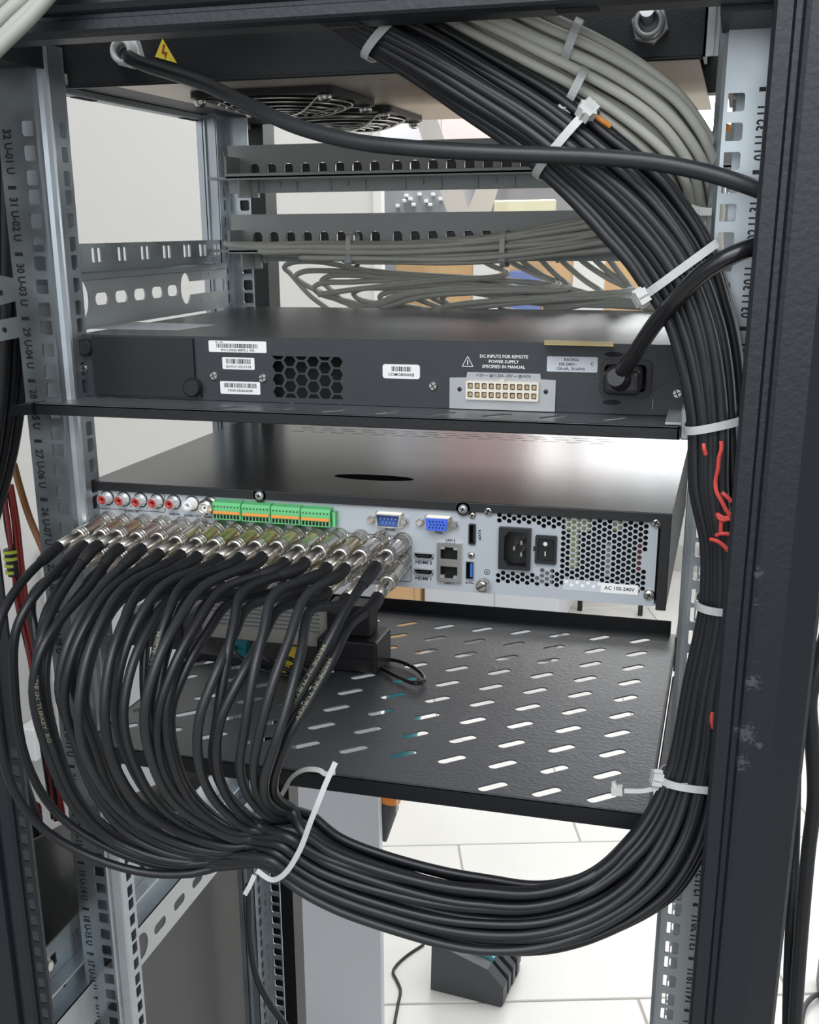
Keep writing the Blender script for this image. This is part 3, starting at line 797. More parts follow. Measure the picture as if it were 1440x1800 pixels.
# logo dimple on the lid
lo = []
for i in range(24):
    a = 2*math.pi*i/24
    lo.append((-17+32*math.cos(a), 94+9.5*math.sin(a)))
MB().prism(lo, NZ1+0.6, NZ1+0.75).build('lid_badge', 'badge', nv, label='dark oval mark on the lid')
# phono sockets
for x, z, m in ((-213.5, -225.7, 'red_plastic'), (-199.2, -225.9, 'red_plastic'), (-184.9, -226, 'red_plastic'), (-170.9, -226, 'red_plastic'), (-156.8, -226, 'red_plastic'), (-141.8, -226.3, 'white_plastic')):
    b = MB().lathe((x, NY-.6, z), (0, -1, 0), [(0, 5.0), (1.6, 5.0), (1.6, 4.3), (9, 4.1), (9.2, 3.6), (6, 3.2)], 20, cap=False)
    o = b.build('audio_socket', 'chrome_grey' if m == 'red_plastic' else 'white_plastic', nv, label='%s phono socket in a metal ring' % m.split('_')[0])
    MB().lathe((x, NY-.6, z), (0, -1, 0), [(0, 3.5), (9.3, 3.4), (9.3, 1.7), (4, 1.5)], 16, cap=False).lathe((x, NY-3, z), (0, -1, 0), [(0, 1.5), (.2, 1.4)], 10).build('insert', m, o)
    MB().plate(ngon(x, z, 5.9, 24), [ngon(x, z, 5.2, 24)], .5, face_at(NY-.8)).build('surround', 'black_plastic', o)
b = MB().lathe((-126.5, NY-.6, -226.3), (0, -1, 0), [(0, 6.4), (2.2, 6.4), (2.2, 4.9), (9, 4.7), (9, 5.8), (11, 5.8), (11, 4.6), (13, 4.4), (13, 3.4), (7, 3)], 20, cap=False)
vo = b.build('video_socket', 'nickel', nv)
MB().lathe((-126.5, NY-2, -226.3), (0, -1, 0), [(0, 3.3), (9.6, 3.2), (9.6, 1)], 14).build('insert', 'white_plastic', vo)
MB().lathe((-126.5, NY-8, -226.3), (0, -1, 0), [(0, .9), (3.8, .9)], 8).build('pin', 'dark', vo)
# green terminal blocks with orange levers
for k in range(4):
    x0 = -121.8+23.4*k; x1 = x0+22.6
    z0, z1 = -235.6, -222.6
    z0 -= 0.25*k; z1 -= 0.25*k
    b = MB().box(x0, x1, NY-8.5, NY-.6, z0, z1-2, .4, 1).prism([(NY-.6, z1-2), (NY-8.5, z1-2), (NY-7, z1), (NY-.6, z1+1)], x0, x1, 'x')
    g = b.build('terminal_block', 'green', nv)
    MB().box(x0+.5, x1-.5, NY-9.6, NY-8.4, z0+4.6, z0+6.8, .3, 1).build('lever_row', 'orange', g)
    h = MB()
    for i in range(8):
        xc = x0+2+i*2.66
        h.box(xc-.85, xc+.85, NY-8.9, NY-8.3, z0+1.2, z0+4.0)
        h.lathe((xc, NY-8.3, z1-3), (0, -1, 0), [(0, .55), (.4, .55)], 8)
    h.build('wire_holes', 'dark', g)
MB().box(-27.6, -25.5, NY-7, NY-.6, -236, -225).build('block_header', 'green', nv)
# serial and video sockets
def dsub(x, z, w, h, m, pins, name, male):
    b = MB().plate(rrect(x, z, w+3, h+2.6, 2), [], 1.2, face_at(NY-1.2))
    sh = [(x-w/2, z+h/2), (x+w/2, z+h/2), (x+w/2-1.3, z-h/2), (x-w/2+1.3, z-h/2)]
    inn = [(x-w/2+.8, z+h/2-.7), (x+w/2-.8, z+h/2-.7), (x+w/2-2, z-h/2+.7), (x-w/2+2, z-h/2+.7)]
    b.plate(sh, [inn] if male else [], 5.5, face_at(NY-4))
    o = b.build(name, 'steel', nv)
    MB().prism(inn if male else [(a+(x-a)*.03, c+(z-c)*.05) for a, c in sh], NY-(2.5 if male else 7.6), NY-1.5, 'y').build('insulator', m, o)
    p = MB()
    for px, pz in pins:
        p.lathe((x+px, NY-(2.5 if male else 7.6), z+pz), (0, -1, 0), [(0, .62), (3.0 if male else .15, .5)], 8)
    p.build('pins', 'blue_pin' if male else 'dark', o)
MATS['blue_pin'] = M['blue_pin'] = mat('pale_pin', (0.25, 0.36, 0.60), 0.3, 0.3)
dsub(14, -229.2, 18.5, 9.6, 'blue_plug', [(-5.5+2.75*i, 1.4) for i in range(5)]+[(-4.1+2.75*i, -1.5) for i in range(4)], 'serial_port', True)
dsub(50.2, -229.4, 17, 9, 'blue_vga', [(-5+2.4*i, 2.2) for i in range(5)]+[(-4.2+2.4*i, 0) for i in range(5)]+[(-5+2.4*i, -2.2) for i in range(5)], 'video_port', False)
for x in (.8, 25.6, 37.2, 62.2):
    MB().lathe((x, NY-.6, -229.2), (0, -1, 0), [(0, 2.7), (4.5, 2.7), (5, 2.1)], 6, smooth=False).lathe((x, NY-5.5, -229.2), (0, -1, 0), [(0, 2.0), (.3, 1.9)], 14).build('jack_post', 'steel', nv)
# network pair
b = MB().plate(rrect(58.7, -257.7, 17.6, 28.6), [rrect(58.7, -250.6, 12.4, 8.6), rrect(58.7, -264.8, 12.4, 8.6)], 4, face_at(NY-2))
rj = b.build('network_port', 'steel', nv)
MB().box(52, 65.4, NY+3, NY+4, -270, -245).build('port_cavity', 'dark', rj)
cl = MB()
for z, s in ((-250.6, 1), (-264.8, -1)):
    cl.box(52.5, 55.4, NY-3.9, NY-1, z+s*2.6, z+s*5.2).box(62, 64.9, NY-3.9, NY-1, z+s*2.6, z+s*5.2)
cl.build('port_shield', 'zinc_plate', rj)
def hdmi(z):
    x = 39.3
    o_ = [(x-7.2, z+2.4), (x+7.2, z+2.4), (x+7.2, z-.4), (x+5.4, z-2.4), (x-5.4, z-2.4), (x-7.2, z-.4)]
    i_ = [(x-6.5, z+1.8), (x+6.5, z+1.8), (x+6.5, z-.2), (x+5.1, z-1.8), (x-5.1, z-1.8), (x-6.5, z-.2)]
    o = MB().plate(o_, [i_], 3, face_at(NY-1)).build('display_port', 'zinc_plate', nv)
    MB().box(x-4.8, x+4.8, NY-1.6, NY+3, z-.4, z+.5).box(x-7, x+7, NY+3, NY+4, z-2.3, z+2.3).build('tongue', 'black_plastic', o)
hdmi(-254.6); hdmi(-266.6)
es = MB().plate(rrect(74.9, -236.1, 5, 15, .8), [rrect(74.9, -236.1, 3.2, 13, .5)], 3, face_at(NY-.8)).box(75.3, 76.1, NY-.5, NY+4, -241.5, -231)
es.build('disk_port', 'black_plastic', nv)
ub = MB().plate(rrect(73.6, -262.8, 6, 13.6, .4), [rrect(73.6, -262.8, 5, 12.4, .2)], 3, face_at(NY-.9)).build('serial_bus_port', 'steel', nv)
MB().box(73.6, 75.4, NY-1.5, NY+5, -268, -257.6, .2, 1).build('tongue', 'blue_usb', ub)
# ground screw, panel screws
gs = MB().lathe((84.6, NY-.6, -271), (-0.1, -1, -.12), [(0, 3.4), (3.5, 3.4), (3.6, 4.4), (8.5, 4.4), (9.4, 3.2)], 18)
gs.cur = 1; gs.obox((83.7, NY-10, -272.1), (1, 0, .6), (0, 1, 0), (-.6, 0, 1), 3, .5, .4)
gs.build('ground_screw', ['nickel', 'ink'], nv)
for x, z, r, m in ((86.4, -218.4, 4.0, 'steel'), (74.8, -222.4, 2.8, 'steel'), (74.5, -251.8, 2.8, 'steel'), (201.3, -219.8, 4.0, 'nickel'), (199.5, -271.2, 4.0, 'nickel')):
    screw(nv, 'screw', x, NY-.6, z, r, m)
for x, z in ((-85.5, -216.6), (68.5, -217.8)):
    MB().lathe((x, NY-2.2, z), (0, -1, 0), [(0, 5.2), (1, 5.0)], 20).box(x-5.2, x+5.2, NY-3.1, NY-2.2, z, z+2).build('lid_tab', 'black_plastic', nv)
    screw(nv, 'screw', x, NY-3.2, z, 3.4, 'galv_dull')
# mains inlet and rocker
iec = MB().plate(rrect(105.8, -244.2, 22.4, 30), [[(98.6, -236), (101.8, -231.6), (114.6, -231.6), (114.6, -256.8), (101.8, -256.8), (98.6, -252.4)]], 5, face_at(NY-2.6)).box(96, 116, NY+7, NY+8.6, -258, -230)
io = iec.build('mains_inlet', 'black_plastic', nv)
MB().box(109.5, 111, NY-2, NY+7, -241.5, -238.5).box(104.5, 106, NY-2, NY+7, -245.7, -242.7).box(109.5, 111, NY-2, NY+7, -250, -247).build('blades', 'steel', io)
rk = MB().plate(rrect(127.6, -243.8, 15, 20.4, 1), [rrect(127.6, -243.8, 11, 15.4, .6)], 2.6, face_at(NY-1.8))
ro = rk.build('rocker_switch', 'black_plastic', nv)
MB().prism([(NY, -236.3), (NY-4.2, -236.3), (NY-2.2, -243.8), (NY-2.6, -251.3), (NY, -251.3)], 122.4, 132.8, 'x').build('rocker', 'black_gloss', ro)
MB().lathe((127.3, NY-3.4, -239.2), (0, -1, -.2), [(0, 1.5), (.5, 1.5)], 14).box(127, 127.6, NY-2.9, NY-2.3, -248.2, -245).build('print', 'white_label', ro)
MB().box(118.6, 120.4, NY-1.2, NY-.6, -245.4, -242.2).build('inlet_bridge', 'black_plastic', nv)
o = sticker(166.4, 192.2, -272.2, -265.2, [('AC 100-240V', 3.7, 0, 0)], None, y=NY-.7, parent=nv, tilt=-0.0)
b = MB().plate(rrect(153.3, -268.3, 26, 8, .3), [], .2, face_at(NY-.75)); clr = b.build('clear_tape', 'clear_label', nv, label='clear tape over the grille')
MB().add(*(lambda q: (q.v, q.f))((lambda q: [q.lathe((142.5+3.8*i, NY-.87, -266.2-2.2*(i % 2)-.0), (0, -1, 0), [(0, 1.3), (.05, 1.3)], 8) for i in range(7)] and q)(MB()))).build('print', 'white_label', clr)
# printed lettering and frames on the panel
t = MB()
yp = NY-.72
def lab(s_, size, x, z, a=0.0, sx=1.0): t.text(s_, size*1.06, write_at(x, yp, z, a), sx=sx, bold=0.034)
lab('AUDIO IN', 2.6, -193.5, -235.4); lab('LINE IN', 2.5, -157.2, -235.6); lab('AUDIO OUT', 2.4, -142, -236); lab('VIDEO OUT', 2.4, -126.2, -236.3)
lab('RS-485', 2.4, -111.2, -237.4); lab('KB', 2.4, -97.6, -238.0); lab('ALARM IN', 2.4, -72.8, -238.4); lab('ALARM OUT', 2.4, -39.2, -239.2)
lab('RS-232', 2.5, 14.2, -236.8); lab('VGA', 2.6, 50.4, -236.8); lab('HDMI 2', 2.9, 39.2, -259.9, 0, 1.25); lab('HDMI 1', 2.9, 39.2, -272.0, 0, 1.25)
lab('LAN 2', 2.5, 59, -242.0); lab('LAN 1', 2.5, 58.4, -274.0); lab('eSATA', 2.5, 80.2, -236.5, math.pi/2)
lab('1', 2, -208.6, -231.0); lab('2', 2, -193.6, -231.3); lab('3', 2, -179.2, -231.6); lab('4', 2, -164.8, -231.9)
for z in (-252.3, -255.6):
    t.plate(rrect(26.6, z, 4.2, 2.6, .4), [rrect(26.6, z, 3.6, 2.0, .3)], .1, face_at(yp)); lab('10' if z > -254 else '29', 1.9, 26.6, z)
def frame(x0, x1, z0, z1, r=2.2, w=.42):
    c = rrect((x0+x1)/2, (z0+z1)/2, x1-x0, z1-z0, r, 5); c2 = rrect((x0+x1)/2, (z0+z1)/2, x1-x0-2*w, z1-z0-2*w, r-w, 5)
    t.plate(c, [c2], .08, face_at(yp))
frame(-222, -164.3, -234.8, -219.9); frame(-221, 30, -275.4, -241.2)
t.tube([(85.9+2*math.cos(a*math.pi/8), yp, -263.4+2*math.sin(a*math.pi/8)) for a in range(16)], .2, 4, closed=True)
t.box(85.75, 86.05, yp-.1, yp, -263.6, -261.9); t.box(84.7, 87.1, yp-.1, yp, -263.8, -263.5); t.box(85.2, 86.6, yp-.1, yp, -264.5, -264.2)
t.tube([(71, yp, -272.6), (76.4, yp, -272.6)], .25, 4); t.tube([(72.6, yp, -272.6), (73.8, yp, -271.4), (75, yp, -271.4)], .2, 4); t.lathe((71, yp, -272.6), (0, -1, 0), [(0, .7), (.05, .7)], 8)
t.build('panel_print', 'ink', nv, label='printed socket names on the rear panel')

# ------------------------------------------------------------------ the thick bundle of black camera cables
# centre line of the bundle: (x, y, z, half width)
BUN = [(-27.2, -92.0, -427.2, 26.5), (2.5, -90.0, -447.1, 25.7), (63.3, -84.0, -465.9, 27.9), (109.5, -78.0, -473.6, 30.8), (150.7, -70.0, -472.8, 29.1), (186.9, -60.0, -459.6, 27.0), (214.6, -50.0, -437.2, 28.3), (232.4, -40.0, -406.9, 24.8), (241.4, -33.0, -366.9, 20.4), (245.5, -30.0, -307.7, 18.2), (249.5, -29.0, -254.1, 16.0), (247.4, -28.0, -214.1, 16.1), (240.4, -28.0, -178.8, 18.3), (236.5, -28.0, -140.9, 17.7), (230.1, -28.0, -107.4, 18.8), (220.9, -28.0, -78.0, 20.0), (205.7, -28.0, -49.2, 23.8), (182.3, -28.0, -20.7, 25.1), (154.4, -28.0, 4.7, 23.1), (124.5, -28.0, 28.6, 22.4), (90.5, -28.0, 49.7, 21.2), (59.7, -28.0, 68.6, 20.0), (32.7, -30.0, 83.9, 19.3), (5.7, -32.0, 100.1, 18.3), (-22.1, -32.0, 116.7, 17.4)]
CW = [Vector(b[:3]) for b in BUN]
def bundle_sampler(table):
    c = [Vector(b[:3]) for b in table]; ws = [b[3] for b in table]
    per = 6
    line = spline(c, per)
    wl = []
    for i in range(len(ws)-1):
        for k in range(per): wl.append(ws[i]+(ws[i+1]-ws[i])*k/per)
    wl.append(ws[-1])
    fr = []
    for i, p in enumerate(line):
        a = line[min(i+1, len(line)-1)]; b = line[max(i-1, 0)]
        tg = (a-b).normalized()
        side = Vector((0, 1, 0)).cross(tg).normalized()      # outward side of the bend
        fr.append((p, tg, side, side.cross(tg), wl[i]))
    return fr
BF = bundle_sampler(BUN)
NB = len(BF)
DEEP = 14.5         # half depth of the bundle
def bundle_point(fr, i, a, b, deep=DEEP):
    p, tg, side, dp, w = fr[i]
    return p+side*(a*(w-3.4))+dp*(b*deep)
# hanging loops, from the connector down to the bundle, for eight sockets across the row
LOOP = {0: [(-211.9, -90.0, -256.3), (-212.0, -111.0, -269.3), (-211.9, -121.0, -283.6), (-211.6, -126.0, -314.7), (-212.2, -123.0, -385.3), (-195.4, -112.0, -430.2), (-146.2, -100.0, -460.0), (-95.7, -96.0, -461.1)],
 3: [(-168.9, -80.0, -262.4), (-168.3, -110.0, -275.1), (-168.9, -130.0, -292.0), (-170.5, -136.0, -316.6), (-166.9, -132.0, -347.1), (-161.3, -120.0, -399.1), (-144.5, -108.0, -434.7), (-98.4, -98.0, -451.3)],
 6: [(-130.9, -95.0, -252.9), (-127.9, -125.0, -266.2), (-126.7, -143.0, -288.5), (-127.2, -150.0, -323.5), (-127.3, -142.0, -354.5), (-117.9, -124.0, -397.4), (-91.9, -108.0, -426.0), (-63.0, -98.0, -436.8)],
 9: [(-90.7, -90.0, -249.3), (-93.8, -122.0, -262.7), (-97.5, -145.0, -284.9), (-101.4, -152.0, -315.4), (-101.7, -144.0, -354.4), (-96.6, -124.0, -394.5), (-78.7, -108.0, -418.7), (-56.3, -98.0, -430.5)],
 12: [(-49.4, -90.0, -251.9), (-52.0, -118.0, -266.4), (-55.0, -140.0, -283.3), (-63.5, -153.0, -314.5), (-70.4, -148.0, -346.6), (-69.9, -134.0, -375.3), (-63.4, -116.0, -399.4), (-50.6, -100.0, -417.6)],
 14: [(-8.3, -85.0, -252.8), (-11.9, -116.0, -274.4), (-17.4, -138.0, -298.6), (-24.8, -146.0, -328.3), (-32.5, -140.0, -355.3), (-36.7, -124.0, -381.9), (-34.1, -108.0, -400.3), (-28.2, -98.0, -408.1)],
 15: [(18.6, -88.0, -260.3), (12.3, -115.0, -279.9), (1.7, -130.0, -303.5), (-11.2, -138.0, -330.2), (-22.7, -134.0, -356.9), (-28.2, -122.0, -377.7), (-25.6, -108.0, -391.9), (-20.1, -97.0, -401.4)]}
def loop_points(c):
    ks = sorted(LOOP)
    lo = max(k for k in ks if k <= c+1e-6); hi = min(k for k in ks if k >= c-1e-6)
    if lo == hi: return [Vector(p) for p in LOOP[lo]]
    f = (c-lo)/(hi-lo)
    return [Vector(p).lerp(Vector(q), f) for p, q in zip(LOOP[lo], LOOP[hi])]
ORD = ['first', 'second', 'third', 'fourth', 'fifth', 'sixth', 'seventh', 'eighth', 'ninth', 'tenth', 'eleventh', 'twelfth', 'thirteenth', 'fourteenth', 'fifteenth', 'sixteenth']
PATHS = {}
def jig(seed, t, f=1.0):
    v = Vector((seed*7.31, t*f, seed*1.7)); return mnoise.noise(v)

def connector(parent, p, d, L, m):
    b = MB()
    b.lathe(p, d, [(0, 5.6), (.4, 6.9), (1.8, 7.0), (2.1, 6.4), (6.2, 6.3), (6.5, 6.8), (8.2, 6.8), (8.5, 5.5), (9.6, 5.5), (9.9, 6.7), (11.6, 6.7), (11.9, 5.4), (13.0, 5.4), (13.3, 6.6), (15, 6.6), (16, 5.8)], 22)
    b.cur = 1
    b.lathe(p, d, [(16, 5.8), (17, 5.4), (L*.52, 5.3)], 18)
    b.cur = 0
    q = L*.52
    b.lathe(p, d, [(q, 5.2), (q+.3, 6.1), (q+1.9, 6.1), (q+2.2, 4.9), (q+3.3, 4.9), (q+3.6, 6.0), (q+5.1, 6.0), (q+5.4, 4.8), (q+6.4, 4.8), (q+6.7, 5.8), (q+8.2, 5.8), (q+8.6, 4.6)], 18)
    b.lathe(p, d, [(q+8.6, 4.6), (q+10, 4.35), (L, 4.35), (L, 3.6)], 16)
    return b.build('connector', ['nickel', m], parent, label='nickel plated bayonet connector')

coax = []
for row in (0, 1):
    for c in range(16):
        x = -214+238*c/15.0; z = -243.2-0.11*c-15.2*row
        lab_ = 'black camera cable on the %s row of the recorder, %s connector from the left' % ('upper' if row == 0 else 'lower', ORD[c])
        t = thing('camera_cable', lab_, 'cable', (x, NY, z), 'camera cables plugged into the recorder')
        L = 66+rnd.uniform(-2, 8)+(4 if c > 10 else 0)
        d = Vector((rnd.uniform(-.05, .03), -1, rnd.uniform(-.05, .02)-(.04 if row else 0))).normalized()
        p = Vector((x, NY-1, z))
        connector(t, p, d, L, 'brassy' if rnd.random() < .35 else 'nickel')
        e = p+d*L
        # hanging loop
        sd = c+20*row
        jx, jy = rnd.uniform(-8, 8), rnd.uniform(-13, 13)
        cc = min(15, max(0, c+rnd.uniform(-.8, .8)))
        l0, l1 = loop_points(c), loop_points(cc)
        lp = [p_.lerp(q_, min(1, i_/3.0)) for i_, (p_, q_) in enumerate(zip(l0, l1))]
        pts = [e-d*7, e, e+d*11+Vector((0, 0, -1.5))]
        n = len(lp)
        for i, q in enumerate(lp):
            w = math.sin(math.pi*min(1, (i+.15)/(n-.3)))
            off = Vector((jx, jy, jx*.3))*w
            if row: off += Vector((0, 8, -12))*max(0, 1-i/3.0)+Vector((6, 12, -2))*w
            pts.append(q+off)
        a = 1-2*(c+.5)/16
        b = (-1, -.36, .36, 1)[(2*row+c % 2)]
        start = 0 if c < 14 else 1
        for i in range(start, NB, 2):
            s = i/(NB-1)
            da = .17*jig(sd, s*5)+.10*jig(sd+50, s*11); db = .35*jig(sd+90, s*5)
            # the bundle turns over itself slowly, so the order changes along it
            th = 1.1*s+.25*math.sin(6*s)
            a2, b2 = a*math.cos(th)-b*math.sin(th)*.9, a*math.sin(th)*.9+b*math.cos(th)
            m = max(1.0, math.hypot(a2*.92, b2*.70))
            pts.append(bundle_point(BF, i, max(-1, min(1, a2/m+da)), max(-1.15, min(1.15, b2/m+db))))
        path = spline(pts, 5)
        R = 3.25+rnd.uniform(-.1, .15)
        j = MB().tube(path, R, 9)
        j.build('jacket', 'rubber' if rnd.random() < .65 else 'rubber2', t)
        k = [path[i] for i in range(5, 13)]
        MB().tube(k, [R+1.25]*7+[R+.5], 10).build('boot', 'boot', t)
        PATHS[(row, c)] = (t, path, R)
        coax.append(t)

def jacket_print(key, words, s0, up, size=3.6):
    """lettering wrapped on a cable jacket, starting s0 mm along it; up = world direction it faces"""
    t, path, R = PATHS[key]
    acc = [0.0]
    for i in range(1, len(path)): acc.append(acc[-1]+(path[i]-path[i-1]).length)
    def frame_at(s):
        i = 0
        while i < len(acc)-2 and acc[i+1] < s: i += 1
        f = (s-acc[i])/max(1e-6, acc[i+1]-acc[i])
        p = path[i].lerp(path[i+1], f); tg = (path[min(i+2, len(path)-1)]-path[max(i-1, 0)]).normalized()
        n = Vector(up); n = (n-tg*n.dot(tg)).normalized()
        return p, tg, n, tg.cross(n)
    b = MB(); s = s0
    vs, fs = letters(words, size, 'LEFT')
    out = []
    for (u, v, w) in vs:
        p, tg, n, bt = frame_at(s0+u*1.5)
        q = v/R
        out.append(p+(n*math.cos(q)-bt*math.sin(q))*(R+.07))
    b.add(out, fs)
    b.build('jacket_print', 'print_y', t, label='pale printed lettering on the jacket')
VU = (-.1, -.75, .65)
jacket_print((1, 15), 'MADE IN TURKEY', 80, VU)
jacket_print((0, 15), 'MADE IN TURKEY', 85, VU)
jacket_print((0, 2), 'MADE IN TURKEY  RG', 120, (.3, -.9, .25))
jacket_print((0, 9), 'MADE IN TURKEY', 105, VU)

# ------------------------------------------------------------------ grey network cables above, beside the black bundle
GB = [(58.1, -22.0, 104.7, 18.2), (91.6, -20.0, 86.2, 19.1), (124.6, -16.0, 68.4, 19.8), (157.4, -10.0, 51.3, 21.1), (187.1, 0.0, 31.0, 22.0), (206.8, 16.0, 7.8, 19.8), (214.1, 42.0, -13.5, 16.4), (216.3, 85.0, -34.2, 15.1), (217.9, 135.0, -55.7, 15.4)]
GF = bundle_sampler(GB)
NG = len(GF)
k = 0
slots = []
for ring, (n, ra) in enumerate(((1, 0), (6, .48), (13, .96))):
    for i in range(n): slots.append((ra*math.cos(2*math.pi*i/n+.3*ring), ra*math.sin(2*math.pi*i/n+.3*ring)))
for sidx, (a, b) in enumerate(slots):
    pts = []
    for i in range(0, NG, 3):
        s = i/(NG-1)
        th = .9*s
        a2, b2 = a*math.cos(th)-b*math.sin(th), a*math.sin(th)+b*math.cos(th)
        pts.append(bundle_point(GF, i, a2+.16*jig(sidx+200, s*5), b2+.2*jig(sidx+240, s*5), 15))
    path = spline(pts, 4)
    mb = MB().tube(path, 3.0+rnd.uniform(-.1, .25), 9)
    o = mb.build('network_cable', 'grey_jacket', None, (120, 10, 60))
    tag(o, 'grey network cable in the thick tied bundle at the upper right', 'cable', 'grey network cables in the upper bundle')
# flat run of grey cables tied along the shelf of the lower patch panel
RUN = [(-223.4, 318.0, -41.7, -46.9), (-186.1, 312.0, -42.8, -55.7), (-144.7, 308.0, -41.9, -57.2), (-102.4, 306.0, -42.1, -57.2), (-56.3, 306.0, -42.3, -58.2), (-8.7, 306.0, -39.7, -59.2), (40.3, 306.0, -35.2, -57.3), (87.8, 305.0, -27.5, -52.6), (127.2, 300.0, -21.8, -48.8), (161.5, 285.0, -17.8, -44.1), (190.8, 250.0, -15.5, -39.3)]
for i in range(11):
    f = i/10.0
    pts = []
    start = (0, 0, 0, 0, 1, 1, 1, 2, 2, 3, 3)[i]
    for q in range(start, len(RUN)):
        x, y, zt, zb = RUN[q]
        w = min(1, max(0, f+.10*jig(300+i, q*.9)))
        pts.append(Vector((x+rnd.uniform(-4, 4), y+8*jig(320+i, q*.8)-5*(i % 3), zt+(zb-zt)*w)))
    pts.insert(0, pts[0]+Vector((-6, 22, 3)))
    o = MB().tube(spline(pts, 6), 2.75, 8).build('network_cable', 'grey_dark', None, (0, 320, -50))
    tag(o, 'grey cable in the flat run on the lower patch panel, %s from the top' % ORD[i], 'cable', 'grey network cables along the lower patch panel')
